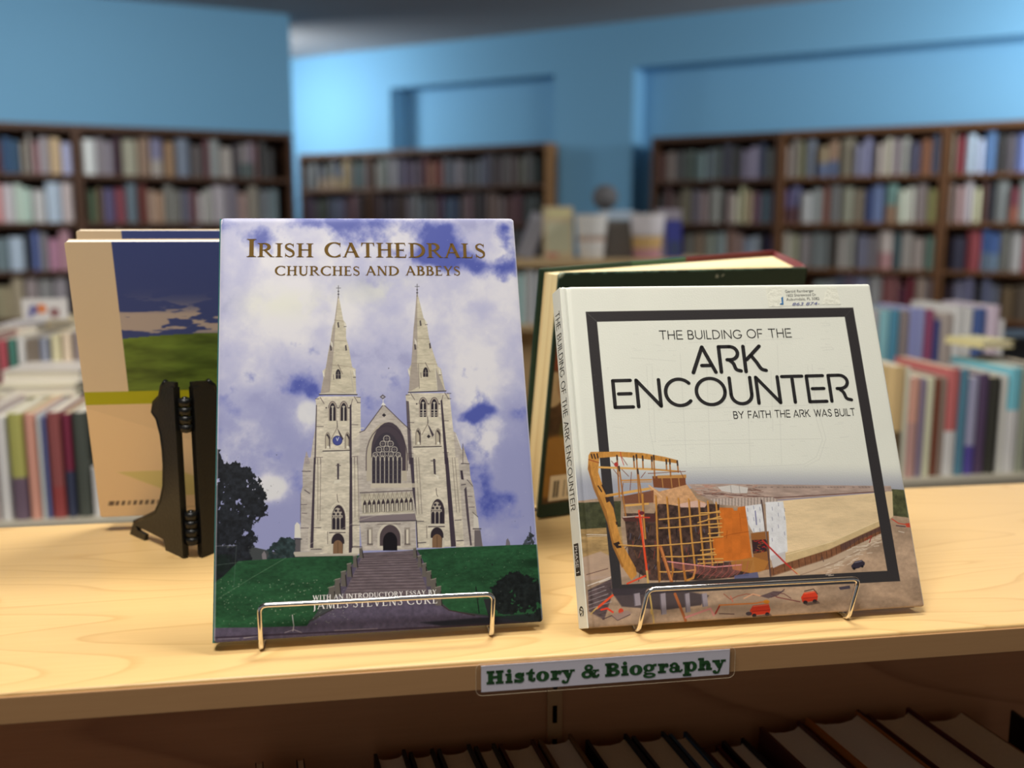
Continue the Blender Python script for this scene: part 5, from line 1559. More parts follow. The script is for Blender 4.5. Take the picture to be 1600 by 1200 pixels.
def shelf_book(w, d, h, rgb, pages=None, board=.0028, soft=False, band=None, spine_round=.003, right=None, inset=.003):
    """meshes of one standing book, spine at y = 0 facing the viewer, x across the thickness"""
    cm = cover_mat(rgb)
    rm = cover_mat(right) if right else cm
    b = .0007 if soft else board
    c = MB()
    prof = [(0, .004), (w * .12, -spine_round * .6), (w * .5, -spine_round), (w * .88, -spine_round * .6), (w, .004)]
    inner = [(w - b, .006), (w / 2, .002 - spine_round + b), (b, .006)]
    full = [(0, d)] + prof + [(w, d), (w - b, d)] + inner + [(b, d)]
    if band:
        z = [(0, h * band[0], cover_mat(band[1])), (h * band[0], h, cm)]
    else:
        z = [(0, h, cm)]
    for z0, z1, m in z:
        n = len(full)
        c.add([(x, y, z0) for x, y in full] + [(x, y, z1) for x, y in full],
              [(i, (i + 1) % n, n + (i + 1) % n, n + i) for i in range(n)], m)
        # caps from quads: two boards and the spine
        if right:
            c.add([(x, y, zz) for zz in (z0, z1) for x, y in ((w + .0001, .004), (w + .0001, d), (w - b, d + .0001), (w - b, .006))], [(0, 1, 5, 4), (1, 2, 6, 5)], rm)
        for zz in (z0, z1):
            L = [(0, d), (0, .004), (b, .006), (b, d)]
            Rr = [(w - b, d), (w - b, .006), (w, .004), (w, d)]
            sp = prof + inner
            for ring in (L, Rr, sp):
                c.add([(x, y, zz) for x, y in ring], [list(range(len(ring)))], rm if ring is Rr else m)
    p = MB()
    q = 0.0006 if soft else inset
    y1 = d - q
    pts = [(b + .0003, .006), (w - b - .0003, .006), (w - b - .0003, y1), (w * .75, y1 - .12 * w), (w * .5, y1 - .16 * w), (w * .25, y1 - .12 * w), (b + .0003, y1)]
    p.prism([(x, y, q) for x, y in pts], (0, 0, h - 2 * q), pages or PAGES)
    return c.mesh('cover'), p.mesh('page_block')


def put_book(M, w, d, h, rgb, label, group, pages=None, soft=False, band=None, cat='book', right=None, board=.0028, inset=.003):
    t = thing('book', label, cat, M, group)
    for nm, me in zip(('cover', 'page_block'), shelf_book(w, d, h, rgb, pages, soft=soft, band=band, right=right, board=board, inset=inset)):
        ob = bpy.data.objects.new(nm, me)
        COL.objects.link(ob)
        ob.parent = t
    return t


# the long low display bookcase right behind the counter; two rows of books, spines towards us
BO = on_z(50, 815, -.20)
BQ = on_z(1500, 745, -.20)
MA = math.atan2(BQ[1] - BO[1], BQ[0] - BO[0])
ME, MN = np.array([math.cos(MA), math.sin(MA), 0]), np.array([-math.sin(MA), math.cos(MA), 0])
t = thing('display_bookcase', 'long low grey-edged bookcase behind the counter, filled with two rows of books', 'bookcase', frame(BO * np.array([1, 1, 0]) + CZ * FLOOR_Z, ME, MN, CZ))
zb0 = -.20 - FLOOR_Z
MB().box((-.75, -.02, zb0 - .03), (2.3, .62, zb0), GREYB).build('upper_board', t)
MB().box((-.75, 0, 0), (-.72, .60, zb0 - .03), GREYB).build('side_panel', t)
MB().box((2.27, 0, 0), (2.30, .60, zb0 - .03), GREYB).build('side_panel', t)
MB().box((-.72, .29, .05), (2.27, .31, zb0 - .03), PALE).build('centre_panel', t)
MB().box((-.72, 0, .05), (2.27, .60, .08), GREYB).build('bottom_board', t)
MB().box((-.72, .30, zb0), (2.27, .312, zb0 + .035), GREYB).build('row_stop', t)
KM = .62


def mid_row(segs, v, zb, ztops, group, where, depth=.17, h0=.2, yref=680, k=KM):
    i = 0
    for x0, x1, rgb, ytop, *band in segs:
        oo = BO + MN * v
        a = on_wall(x0, yref, oo, MN, ME)[0]; b = on_wall(x1, yref, oo, MN, ME)[0]
        ztop = on_plane((x0 + x1) / 2, ytop, oo, MN)[2]
        i += 1
        h = ztop - zb
        c = from_seen(rgb, k)
        bd = (band[0], from_seen(band[1], k)) if band else None
        put_book(frame(np.array([*(oo + ME * (a + .0006))[:2], zb]), ME, MN, CZ),
                 max(.006, b - a - .0016), depth + .012 * ((i * 7) % 3 - 1), h, c,
                 '%s%s book, %s from left in the %s' % (cname(c), ' two-tone' if bd else '', ORD(i), where), group, PAGES_W if i % 4 else PAGES, band=bd, board=.0016, inset=.0009)


mid_row([(1388, 1411, (204, 158, 92), 572, .42, (92, 76, 46)), (1412, 1418, (220, 196, 160), 574), (1419, 1435, (190, 136, 116), 590, .55, (170, 128, 122)), (1436, 1445, (122, 108, 132), 592), (1446, 1457, (204, 184, 154), 590), (1458, 1467, (112, 58, 38), 592), (1468, 1476, (132, 116, 102), 590), (1477, 1496, (180, 88, 92), 576, .42, (206, 214, 222)), (1497, 1510, (62, 116, 142), 578),
         (1511, 1526, (140, 142, 170), 590, .30, (76, 66, 146)), (1527, 1542, (80, 60, 92), 584), (1543, 1561, (52, 52, 46), 590), (1562, 1571, (206, 194, 174), 586), (1572, 1592, (84, 172, 196), 575, .60, (224, 224, 224)), (1593, 1606, (128, 134, 120), 574), (1607, 1625, (96, 92, 96), 570)],
        .015, -.20, None, 'books in the front row at the right, behind the counter', 'front row right of the square book', depth=.17, yref=660)
mid_row([(1340, 1356, (130, 120, 116), 482), (1357, 1374, (150, 150, 156), 484), (1375, 1390, (104, 162, 172), 486), (1391, 1405, (54, 122, 152), 484), (1407, 1421, (122, 112, 112), 486), (1422, 1433, (122, 132, 184), 482), (1434, 1444, (130, 136, 184), 482), (1446, 1459, (134, 62, 98), 484), (1460, 1469, (54, 64, 124), 500), (1470, 1489, (150, 138, 134), 490),
         (1490, 1505, (188, 204, 222), 478), (1506, 1519, (196, 208, 222), 480), (1521, 1540, (58, 88, 144), 482), (1543, 1561, (208, 168, 184), 478), (1562, 1569, (206, 200, 200), 500)],
        .33, -.20, None, 'books in the back row at the right, behind the counter', 'back row right of the square book', depth=.16, yref=520)
mid_row([(-22, -4, (170, 160, 160), 640), (-3, 15, (216, 216, 228), 652), (17, 42, (152, 152, 58), 646, .40, (98, 78, 98)), (43, 61, (196, 130, 110), 646), (62, 69, (178, 182, 206), 648), (70, 77, (84, 90, 144), 652), (78, 101, (134, 68, 64), 644, .30, (140, 52, 52)), (102, 117, (112, 36, 60), 646, .45, (52, 54, 80)), (118, 141, (66, 70, 64), 644), (142, 158, (204, 208, 204), 730), (160, 184, (120, 110, 100), 650)],
        .015, -.20, None, 'books in the front row at the left, behind the counter', 'front row left of the hills book', depth=.17, yref=740)
mid_row([(-20, -3, (150, 120, 110), 522), (-2, 12, (172, 64, 84), 532), (13, 27, (54, 112, 98), 530), (28, 41, (190, 206, 186), 528), (42, 51, (130, 116, 100), 530), (52, 61, (124, 108, 96), 530), (62, 78, (112, 122, 138), 528), (80, 97, (176, 172, 132), 524), (98, 114, (196, 168, 140), 520), (115, 130, (120, 112, 108), 520)],
        .33, -.20, None, 'books in the back row at the left, behind the counter', 'back row left of the hills book', depth=.17, yref=560)


def lying_book(p, w, d, t_, yaw, rgb, label, group, pages=None):
    """a book lying flat: cover boards below and above a page block"""
    e = np.array([math.cos(yaw), math.sin(yaw), 0]); n = np.array([-e[1], e[0], 0])
    r = thing('book', label, 'book', frame(p, e, n, CZ), group)
    cm = cover_mat(rgb)
    c = MB().box((0, 0, 0), (w, d, .0025), cm).box((0, 0, t_ - .0025), (w, d, t_), cm).box((-.003, 0, 0), (0, d, t_), cm)
    c.build('cover', r)
    MB().box((.0, .003, .0025), (w - .003, d - .003, t_ - .0025), pages or PAGES_W).build('page_block', r)


GLY = 'books lying on top of the rows behind the counter'
def lay(px, py, z, w, d, t_, dy, rgb, label):
    lying_book(on_z(px, py, z), w, d, t_, MA + dy, rgb, label, GLY)
top_l = -.012
lay(-2, 622, -.026, .125, .165, .020, .04, (236, 228, 206), 'cream book lying lowest across the front row at the left frame edge')
lay(8, 598, -.0055, .13, .15, .022, -.10, (226, 222, 214), 'white book lying topmost on the stack across the front row, left')
lay(92, 604, -.026, .045, .06, .034, .0, (230, 214, 180), 'thick cream book lying beside the white stack, behind the green-hills book')
lay(-4, 526, .053, .075, .14, .022, .0, (232, 230, 226), 'white book lying on the back row at the left frame edge')
lay(76, 514, .060, .10, .13, .018, -.05, (238, 224, 180), 'cream book lying on the back row beside the green-hills book')
lay(1536, 545, .032, .075, .10, .014, .12, (240, 226, 170), 'pale yellow book lying on the front row at far right')
# small upright display card and a dark bookend at the ends
t = thing('display_card', 'small white upright card with coloured spots, on the back row at left', 'card', frame(on_z(36, 500, .085), ME, MN, CZ))
mb = MB().box((0, 0, 0), (.085, .002, .042), mat('card_white', (222, 220, 220), .6)); mb.build('card', t)
mb = MB()
for x, z, r, c in ((.022, .020, .010, (120, 120, 170)), (.036, .022, .010, (226, 140, 90)), (.060, .014, .010, (150, 110, 112)), (.014, .010, .006, (150, 150, 190))):
    mb.prism([(x + r * math.cos(a), -.0004, z + r * math.sin(a)) for a in np.linspace(0, 2 * PI, 12, endpoint=False)], (0, .0004, 0), mat('spot_%d_%d_%d' % c, c, .6))
mb.build('printed_spots', t)
BLK = mat('black_metal', (26, 26, 28), .45, .4)
bp = on_wall(1576, 530, BO + MN * .33, MN, ME)
t = thing('storage_box', 'low black box at the right end of the back row, by the frame edge', 'box', frame(np.array([*(BO + MN * .335 + ME * bp[0])[:2], -.199]), ME, MN, CZ))
MB().box((.0, 0, 0), (.16, .16, .20), BLK).build('body', t, bevel=.004)
MB().box((-.003, -.003, .20), (.163, .163, .222), BLK).build('lid', t, bevel=.003)

# the taller bookcase in the middle distance with small things on its top
HO = on_y(900, 405, 3.55)
HT = float(HO[2])
HB = float(on_plane(850, 507, HO, MN)[2])
hx = lambda x, y=400, off=0.0: on_wall(x, y, HO + MN * off, MN, ME)[0]
h0, h1 = hx(770), hx(1125)
HM = frame(np.array([*(HO + ME * h0)[:2], FLOOR_Z]), ME, MN, CZ)
t = thing('bookcase', 'pale bookcase in the middle distance with cups and small books on its top', 'bookcase', HM)
wd_, zt = h1 - h0, HT - FLOOR_Z
MB().box((-.01, -.01, zt - .025), (wd_ + .01, .36, zt), PALE).build('top_panel', t)
for x in (0, wd_ - .02):
    MB().box((x, 0, 0), (x + .02, .35, zt - .025), PALE).build('side_panel', t)
MB().box((.02, .17, .06), (wd_ - .02, .185, zt - .025), PALE).build('centre_panel', t)
for z in (HB - FLOOR_Z, HB - FLOOR_Z - .30, HB - FLOOR_Z - .60, .06):
    MB().box((.02, 0, z - .022), (wd_ - .02, .35, z), PALE).build('shelf', t)
i = 0
for x0, x1, rgb, hh in ((782, 795, (120, 120, 110), .19), (796, 808, (160, 150, 140), .20), (808, 820, (128, 178, 170), .185), (821, 829, (196, 196, 196), .20), (830, 840, (150, 160, 166), .195), (841, 850, (176, 176, 176), .19), (851, 862, (196, 180, 176), .20), (863, 876, (120, 110, 110), .19)):
    i += 1
    c = from_seen(rgb, .5)
    a, b = hx(x0, 460, .01), hx(x1, 460, .01)
    put_book(frame(np.array([*(HO + MN * .012 + ME * a)[:2], HB]), ME, MN, CZ), b - a - .002, .13, hh, c, '%s book, %s from left on the middle-distance shelf beside the cathedral book' % (cname(c), ORD(i)), 'books on the shelf of the middle-distance bookcase')


def at_top(x, off):
    return np.array([*(HO + MN * off + ME * hx(x, 395, off))[:2], HT])


def px_w(x0, x1, off):
    return hx(x1, 380, off) - hx(x0, 380, off)


def standing_cover(x0, x1, ytop, off, rgb, label, extra=None, lean=.12, tilt=0.0, thick=.018, cat='book', group=None):
    p = at_top(x0, off) + CZ * abs(.035 * math.sin(tilt))
    w = px_w(x0, x1, off)
    h = float(on_plane((x0 + x1) / 2, ytop, HO + MN * off, MN)[2]) - HT
    M = frame(p, ME, MN, CZ) @ Matrix.Rotation(-lean, 4, 'X') @ Matrix.Rotation(tilt, 4, 'Y')
    r = thing('book', label, cat, M, group)
    cm = cover_mat(from_seen(rgb, .6))
    c = MB().box((0, 0, 0), (w, .002, h), cm).box((0, thick - .002, 0), (w, thick, h), cm).box((-.0015, 0, 0), (.001, thick, h), cm)
    c.build('cover', r)
    MB().box((.001, .002, .002), (w - .002, thick - .002, h - .002), PAGES_W).build('page_block', r)
    if extra:
        e = MB()
        for (a0, b0, a1, b1, col) in extra:
            e.box((w * a0, -.0006, h * b0), (w * a1, 0, h * b1), cover_mat(from_seen(col, .6)))
        e.build('cover_print', r)
    return r


GS = 'small things on top of the middle-distance bookcase'
standing_cover(851, 897, 322, .06, (176, 158, 114), 'yellow-tan book standing face out left of the white cups', [(.08, .12, .9, .70, (166, 166, 136)), (.06, .02, .45, .12, (176, 110, 90)), (.1, .8, .9, .94, (206, 178, 118))], group=GS)
standing_cover(808, 832, 330, .12, (128, 130, 138), 'grey book leaning sideways beside the cathedral book on the middle-distance shelf top', None, .1, .38, group=GS)
standing_cover(1043, 1066, 343, .05, (44, 48, 122), 'navy blue book standing face out right of the second cup', [(.1, .05, .9, .45, (42, 56, 92))], group=GS)
standing_cover(1028, 1066, 326, .14, (124, 118, 130), 'mauve-grey book standing behind the navy book', None, group=GS)
standing_cover(948, 990, 344, .10, (84, 78, 72), 'dark grey-brown book standing between the two white cups', None, thick=.03, group=GS)
standing_cover(940, 992, 328, .16, (142, 164, 178), 'pale blue-grey book standing behind the two white cups', None, group=GS)


def cup(x0, x1, ytop, off, bands, label):
    c = at_top((x0 + x1) / 2, off)
    r = px_w(x0, x1, off) / 2
    h = float(on_plane((x0 + x1) / 2, ytop, HO + MN * off, MN)[2]) - HT
    M = frame(c, ME, MN, CZ)
    t = thing('paper_cup', label, 'cup', M, GS)
    rad = lambda z: r * (.74 + .26 * z / h)
    mb = MB()
    for z0, z1, col in bands:
        m = mat('cup_%d_%d_%d' % col, col, .5, .3)
        n = 6
        mb.lathe([(rad(h * (z0 + (z1 - z0) * k / n)), h * (z0 + (z1 - z0) * k / n)) for k in range(n + 1)], (0, 0, 0), m)
    mb.build('body', t)
    MB().tube([(rad(h) * math.cos(a), rad(h) * math.sin(a), h) for a in np.linspace(0, 2 * PI, 28, endpoint=False)], .003, mat('cup_rim', (226, 224, 222), .5), 8, True).build('rim', t)


cup(899, 948, 336, .05, [(0, .40, (236, 234, 230)), (.40, .50, (214, 184, 166)), (.50, 1, (246, 246, 244))], 'white tapered cup with a thin tan band, left of the other cup')
cup(984, 1037, 335, .05, [(0, .22, (216, 160, 168)), (.22, .50, (234, 196, 134)), (.50, 1, (244, 240, 246))], 'white tapered cup with yellow and pink lower bands, right of the other cup')
c = at_top(944, .285)
t = thing('ornament', 'small grey ball on a dark base behind the cups, against the blue wall', 'ornament', frame(c, ME, MN, CZ), GS)
zt_ = float(on_plane(944, 288, HO + MN * .285, MN)[2]) - HT
MB().lathe([(.055, 0), (.052, .04), (.045, .075), (.02, .10), (.014, zt_ - .095)], (0, 0, 0), mat('dark_base', (60, 62, 66), .6)).build('base', t)
MB().lathe([(.05 * math.sin(a) + .0005, zt_ - .05 - .05 * math.cos(a)) for a in np.linspace(0, PI, 12)], (0, 0, 0), mat('grey_ball', (120, 120, 124), .6)).build('ball', t)
# ------------------------------------------------------------------ the maple bookcase in the foreground; its top is the counter
MAPLE = wood('light_maple', (228, 192, 132), (196, 152, 92), (2.2, 10.0, 10.0), .62, .34, .4, 15.0)
EDGE = wood('maple_edge_band', (172, 132, 90), (146, 106, 68), (4.0, 14.0, 14.0), .8, .5, .3, 3.0)
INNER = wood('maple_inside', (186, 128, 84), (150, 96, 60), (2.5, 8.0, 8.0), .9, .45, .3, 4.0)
DEPTH, THK = .3335, .0195
U0, U1 = -1.25, 1.45
LOW_Z = -.395
counter = thing('bookcase', 'light maple bookcase in the foreground, its top holding the displayed books', 'bookcase', COUNTER @ Matrix.Translation((0, 0, FLOOR_Z)))
UP = -FLOOR_Z
MB().box((U0, .0012, UP - THK), (U1, DEPTH, UP), MAPLE).build('top_panel', counter, bevel=.0016)
MB().box((U0, -.0006, UP - THK + .0005), (U1, .0012, UP - .0022), EDGE).build('edge_band', counter, bevel=.0005)
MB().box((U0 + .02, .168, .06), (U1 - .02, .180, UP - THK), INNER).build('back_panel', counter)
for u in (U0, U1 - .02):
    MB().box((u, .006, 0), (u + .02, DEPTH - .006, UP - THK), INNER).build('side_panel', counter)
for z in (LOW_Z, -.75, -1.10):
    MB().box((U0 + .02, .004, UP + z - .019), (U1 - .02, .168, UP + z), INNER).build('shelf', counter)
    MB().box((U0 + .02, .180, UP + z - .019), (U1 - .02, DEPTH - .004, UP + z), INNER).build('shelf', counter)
# slotted shelf standard on the back panel
p = on_plane(866, 1110, cp(0, .168), CV)
ua = to_counter(p)[0]
ps = [to_counter(on_plane(867.5, y, cp(0, .168), CV)) for y in (1100, 1127, 1152)]
STEEL = mat('tan_painted_standard', (178, 132, 86), .45, .35)
SLOT = mat('slot_shadow_black', (8, 7, 7), .9, .0)
mb = MB()
mb.box((ua - .0062, .1655, .08), (ua + .0062, .168, UP - THK), STEEL)
pitch = ps[0][2] - ps[2][2]
hs = ps[0][2] - ps[1][2]
for k in range(-1, 12):
    z1 = UP + ps[0][2] - pitch * k
    if z1 < UP - THK - .002:
        mb.box((ua - .0019, .1652, z1 - hs), (ua + .0019, .1656, z1), SLOT)
mb.build('slotted_standard', counter)

# books on the lower shelf: we look down on their tops; spines to the front, turned a few degrees
TURN = math.radians(7.5)
UE, UN = (np.array([math.cos(YAW + TURN), math.sin(YAW + TURN), 0]), np.array([-math.sin(YAW + TURN), math.cos(YAW + TURN), 0]))
under = [
    # x of the rear top corners, y there, board colours left/right, pages, soft?, label
    (398, 409, 1192, (30, 26, 28), None, True, 'thin dark book at the far left end of the lower shelf'),
    (462, 472, 1187, (28, 25, 26), None, True, 'thin black book on the lower shelf, second from its left end'),
    (583, 636, 1178, (38, 32, 34), PAGES_W, False, 'dark hardcover with pink-white pages, leftmost of the packed books on the lower shelf'),
    (638, 680, 1175, (30, 28, 30), PAGES, False, 'black hardcover with tan pages, second of the packed books on the lower shelf'),
    (682, 738, 1170, (44, 48, 46), PAGES, False, 'grey-green hardcover with a curved page edge, third of the packed books'),
    (740, 776, 1166, (50, 46, 44), PAGES, False, 'slim charcoal book with a pale inner edge, fourth of the packed books'),
    (778, 838, 1163, (86, 46, 40), PAGES, False, 'dark red-brown hardcover left of the slotted metal strip'),
    (840, 896, 1154, (122, 88, 58), PAGES_W, False, 'tan hardcover with broad pale pages directly below the slotted metal strip'),
    (914, 984, 1156, (26, 32, 42), PAGES, False, 'navy hardcover with wide tan pages, right of the slotted metal strip'),
    (986, 1042, 1150, (34, 46, 62), PAGES, False, 'dark blue hardcover right of the navy one on the lower shelf'),
    (1044, 1076, 1147, (48, 84, 112), PAGES, False, 'blue-edged hardcover in the middle of the lower shelf'),
    (1080, 1095, 1168, (92, 34, 44), PAGES, False, 'thin maroon book, lower than its neighbours on the lower shelf'),
    (1096, 1126, 1168, (98, 36, 46), PAGES, False, 'second maroon book, with tan pages, on the lower shelf'),
    (1127, 1166, 1158, (24, 26, 34), PAGES_W, False, 'black-spined book with pale pages left of the tall cream book'),
    (1186, 1256, 1136, (92, 50, 42), PAGES_W, False, 'thick dark red hardcover with cream pages left of the orange one'),
    (1258, 1350, 1122, (176, 104, 44), PAGES_W, False, 'thick hardcover with an orange board on the lower shelf'),
    (1352, 1428, 1116, (86, 30, 34), PAGES, False, 'black and red edged hardcover right of the orange one'),
    (1430, 1512, 1124, (150, 104, 66), PAGES, True, 'thick tan book, last before the black bookend'),
]
RIGHT = {1258: (62, 24, 28), 1186: (70, 30, 30), 1044: (30, 44, 60)}
GU = 'books on the lower shelf of the foreground bookcase'
prev = -9
for x0, x1, y, col, pg, soft, lab in under:
    vb = .152
    a, b = to_counter(on_plane(x0, y, cp(0, vb), CV)), to_counter(on_plane(x1, y, cp(0, vb), CV))
    ztop = a[2]
    w = (b[0] - a[0]) * math.cos(TURN) - .0012
    d = .128
    base = cp(a[0] + .0004, vb, 0) - UN * d
    put_book(frame(np.array([base[0], base[1], LOW_Z]), UE, UN, CZ), max(.006, w), d, ztop - LOW_Z, col, lab, GU, pg, soft, right=RIGHT.get(x0))
pb = to_counter(on_plane(1577, 1108, cp(0, .15), CV))
t = thing('bookend', 'black metal bookend standing at the right end of the lower shelf', 'bookend', COUNTER @ Matrix.Translation((pb[0], .02, LOW_Z)))
MB().box((0, 0, 0), (.0025, .128, pb[2] - LOW_Z), BLK).build('upright_plate', t)
MB().box((.0025, 0, 0), (.11, .128, .0025), BLK).build('foot_plate', t)

# shelf sign in its clear sleeve on the front edge
VS = -.0012
q = [to_counter(on_plane(x, y, cp(0, VS), CV)) for x, y in ((751.6, 1040.7), (1139.7, 1013.8), (1139.2, 1053.5), (752, 1080.7))]
ul, ur = (q[0][0] + q[3][0]) / 2, (q[1][0] + q[2][0]) / 2
zt, zbm = (q[0][2] + q[1][2]) / 2, (q[2][2] + q[3][2]) / 2
sign = thing('shelf_sign', 'white shelf sign with green lettering in a clear sleeve on the front edge', 'sign', COUNTER @ Matrix.Translation((ul, VS, zbm)))
W_, H_ = ur - ul, zt - zbm
MB().box((0, -.0004, 0), (W_, 0, H_), mat('sign_paper', (226, 220, 230), .6, .2)).build('paper', sign)
CLEAR = bpy.data.materials.new('clear_plastic')
CLEAR.use_nodes = True
nt = CLEAR.node_tree
nt.nodes.remove(nt.nodes['Principled BSDF'])
tr = nt.nodes.new('ShaderNodeBsdfTransparent'); tr.inputs[0].default_value = (.97, .97, .97, 1)
gl = nt.nodes.new('ShaderNodeBsdfGlossy'); gl.inputs['Roughness'].default_value = .15
mx = nt.nodes.new('ShaderNodeMixShader'); mx.inputs[0].default_value = .05
nt.links.new(tr.outputs[0], mx.inputs[1]); nt.links.new(gl.outputs[0], mx.inputs[2]); nt.links.new(mx.outputs[0], nt.nodes['Material Output'].inputs[0])
mg, rc = .0034, .004
out = []
for cx, cz, a0 in ((W_ + mg - rc, H_ + mg * .6 - rc, 0), (-mg + rc, H_ + mg * .6 - rc, 90), (-mg + rc, -mg * .6 + rc, 180), (W_ + mg - rc, -mg * .6 + rc, 270)):
    out += [(cx + rc * math.cos(math.radians(a0 + k * 15)), cz + rc * math.sin(math.radians(a0 + k * 15))) for k in range(7)]
MB().prism([(x, -.0012, z) for x, z in out], (0, .0002, 0), CLEAR).build('clear_sleeve', sign)
MB().tube([(x, -.0011, z) for x, z in out], .00013, mat('sleeve_rim', (200, 180, 150), .3, .5), 6, True).build('sleeve_rim', sign)


def sign_pt(a, b):
    x7, y7 = 152 + 160 * a, 526 - .0655 * 160 * a - 160 * b
    p = to_counter(on_plane(740 + x7 / 7.62, 1000 + y7 / 7.62, cp(0, VS), CV))
    return (p[0] - ul, -.0006, p[2] - zbm)


ink_object('lettering', slab_word(), sign_pt, mat('dark_green_ink', (34, 84, 40), .6, .2), sign)

# ------------------------------------------------------------------ the tall cathedral book
SIDE = mat('jacket_dark_edge', (62, 116, 116), .4, .3)
BROWN_INK = mat('bronze_foil_ink', (104, 78, 28), .6, .1)
WHITE_INK = mat('white_ink', (228, 226, 224), .5, .3)
BLACK_INK = mat('black_ink', (38, 36, 37), .5, .3)


def text_on(ink_writer, p0, p1, cap, BF, m, name, parent, lift=.00025, slant=0.0):
    """writes along photographed baseline p0-p1 with capital height cap (pixels) on the cover plane"""
    O, e1, y, e2 = BF
    loc = lambda px, py: np.array([(on_plane(px, py, O, y) - O) @ e1, (on_plane(px, py, O, y) - O) @ e2])
    ink = Ink()
    tot = ink_writer(ink)
    A, B, Cc = loc(*p0), loc(*p1), loc(p0[0], p0[1] - cap)
    ax = (B - A) / tot
    perp = np.array([-(B - A)[1], (B - A)[0]]) / np.linalg.norm(B - A)
    up = perp * np.linalg.norm(Cc - A)
    return ink_object(name, ink, lambda a, b: (*(lambda v: (v[0], -lift, v[1]))(A + ax * a + up * b),), m, parent)


ZI = .0072
kf = (CAMH - ZI) / (CAMH - .0017)
IB = np.array([-.1921, .5834, 0]) * kf; IB[2] = ZI
IW, IH, IT = .216 * kf, .2996 * kf, .0125
IF = book_frame(IB, math.radians(9.05), math.radians(25.3))
irish = thing('book', 'tall book with a twin-spired cathedral under cloudy sky on its cover', 'book', frame(*IF))
GLOSS = print_mat('glossy_printed_jacket', .34, .22)
bow = lambda X, Z: .0009 * np.exp(-np.minimum(X, IW - X) / .0016) + .0006 * np.exp(-np.minimum(Z, IH - Z) / .0012)
printed_board('front_cover', *IF, IW, IH, 720, 950, paint_cathedral, .0022, GLOSS, irish, profile=bow, corner=.0022, edge=(206, 206, 214), gain=.80)
MB().box((.0005, IT - .0025, .004), (IW, IT, IH), SIDE).build('back_cover', irish)
MB().prism([(-.0008, .0012, 0), (-.0016, IT * .5, 0), (-.0008, IT, 0), (.0012, IT, 0), (.0006, IT * .5, 0), (.0012, .0026, 0)], (0, 0, IH), SIDE).build('spine', irish)
MB().box((.0015, .0028, .003), (IW - .004, IT - .0027, IH - .004), PAGES_W).build('page_block', irish)
text_on(lambda k: write_roman(k, 'IRISH', track=.09, big=(0, 1.30), T=.175, t=.075), c1((195, 212))[0], c1((502, 213))[0], 64 / 2.963, IF, BROWN_INK, 'title_lettering', irish)
text_on(lambda k: write_roman(k, 'CATHEDRALS', track=.08, T=.175, t=.075), c1((556, 213))[0], c1((1300, 217))[0], 68 / 2.963, IF, BROWN_INK, 'title_lettering', irish)
for w_, a, b in (('CHURCHES', 325, 718), ('AND', 745, 900), ('ABBEYS', 930, 1183)):
    text_on(lambda k, w_=w_: write_roman(k, w_, track=.07, T=.165, t=.075), c1((a, 297))[0], c1((b, 298))[0], 43 / 2.963, IF, BROWN_INK, 'subtitle_lettering', irish)
text_on(lambda k: write_roman(k, 'WITH AN INTRODUCTORY ESSAY BY', track=.10, T=.16, t=.07), c2((500, 942))[0], c2((1073, 914))[0], 22 / 2.963, IF, WHITE_INK, 'essay_lettering', irish)
text_on(lambda k: write_roman(k, 'JAMES STEVENS CURL', track=.12, T=.13, t=.055), c2((500, 984))[0], c2((1078, 956))[0], 38 / 2.963, IF, WHITE_INK, 'author_lettering', irish)

# ------------------------------------------------------------------ the square framed-title book
ZA = .0056
kf = (CAMH - ZA) / (CAMH - .0063)
AB = np.array([.0503, .5956, 0]) * kf; AB[2] = ZA
AW, AH, AT = .239 * kf, .2385 * kf, .0145
spx = lambda y_: -.0006 - .0030 * y_ / AT          # the spine flares a little towards the back board
AF = book_frame(AB, math.radians(8.95), math.radians(24.4))
ark = thing('book', 'square white book with a wooden ship and framed black title on its cover', 'book', frame(*AF))
MATTE = print_mat('printed_laminated_board', .38, .3, bump=.25)


def hinge(X, Z):
    """the pressed hinge groove a finger's breadth from the spine, and softly rolled edges"""
    g = .0011 * np.exp(-((X - .0046) / .0016) ** 2)
    return g + .0007 * np.exp(-np.minimum(AW - X, np.minimum(Z, AH - Z)) / .0006)


printed_board('front_cover', *AF, AW, AH, 760, 720, paint_ark, .0026, MATTE, ark, profile=hinge, corner=.0018, edge=(226, 224, 214))
WB = mat('white_laminated_board', (228, 228, 216), .4, .3)
MB().box((0, AT - .0026, .004), (AW, AT, AH), WB).build('back_cover', ark, bevel=.0006)
MB().prism([(.0002, .0004, 0), (spx(0), .0004, 0), (spx(AT), AT, 0), (.0002, AT, 0)], (0, 0, AH), WB).build('spine', ark, bevel=.0005)
MB().box((.001, .0028, .003), (AW - .004, AT - .0027, AH - .004), PAGES_W).build('page_block', ark)
for w_, a, b, y0, y1 in (('THE', 566, 672, 474, 473), ('BUILDING', 696, 945, 473, 470), ('OF', 970, 1042, 468, 467), ('THE', 1072, 1176, 466, 464)):
    text_on(lambda k, w_=w_: write_sans(k, w_, .10), c3((a, y0))[0], c3((b, y1))[0], 38 / 2.963, AF, BLACK_INK, 'upper_title_lettering', ark)
text_on(lambda k: write_sans(k, 'ARK', .13, track=.12), c3((718, 629))[0], c3((1058, 622))[0], 117 / 2.963, AF, BLACK_INK, 'title_lettering', ark)
text_on(lambda k: write_sans(k, 'ENCOUNTER', .12, track=.105), c3((352, 790))[0], c3((1453, 758))[0], 123 / 2.963, AF, BLACK_INK, 'title_lettering', ark)
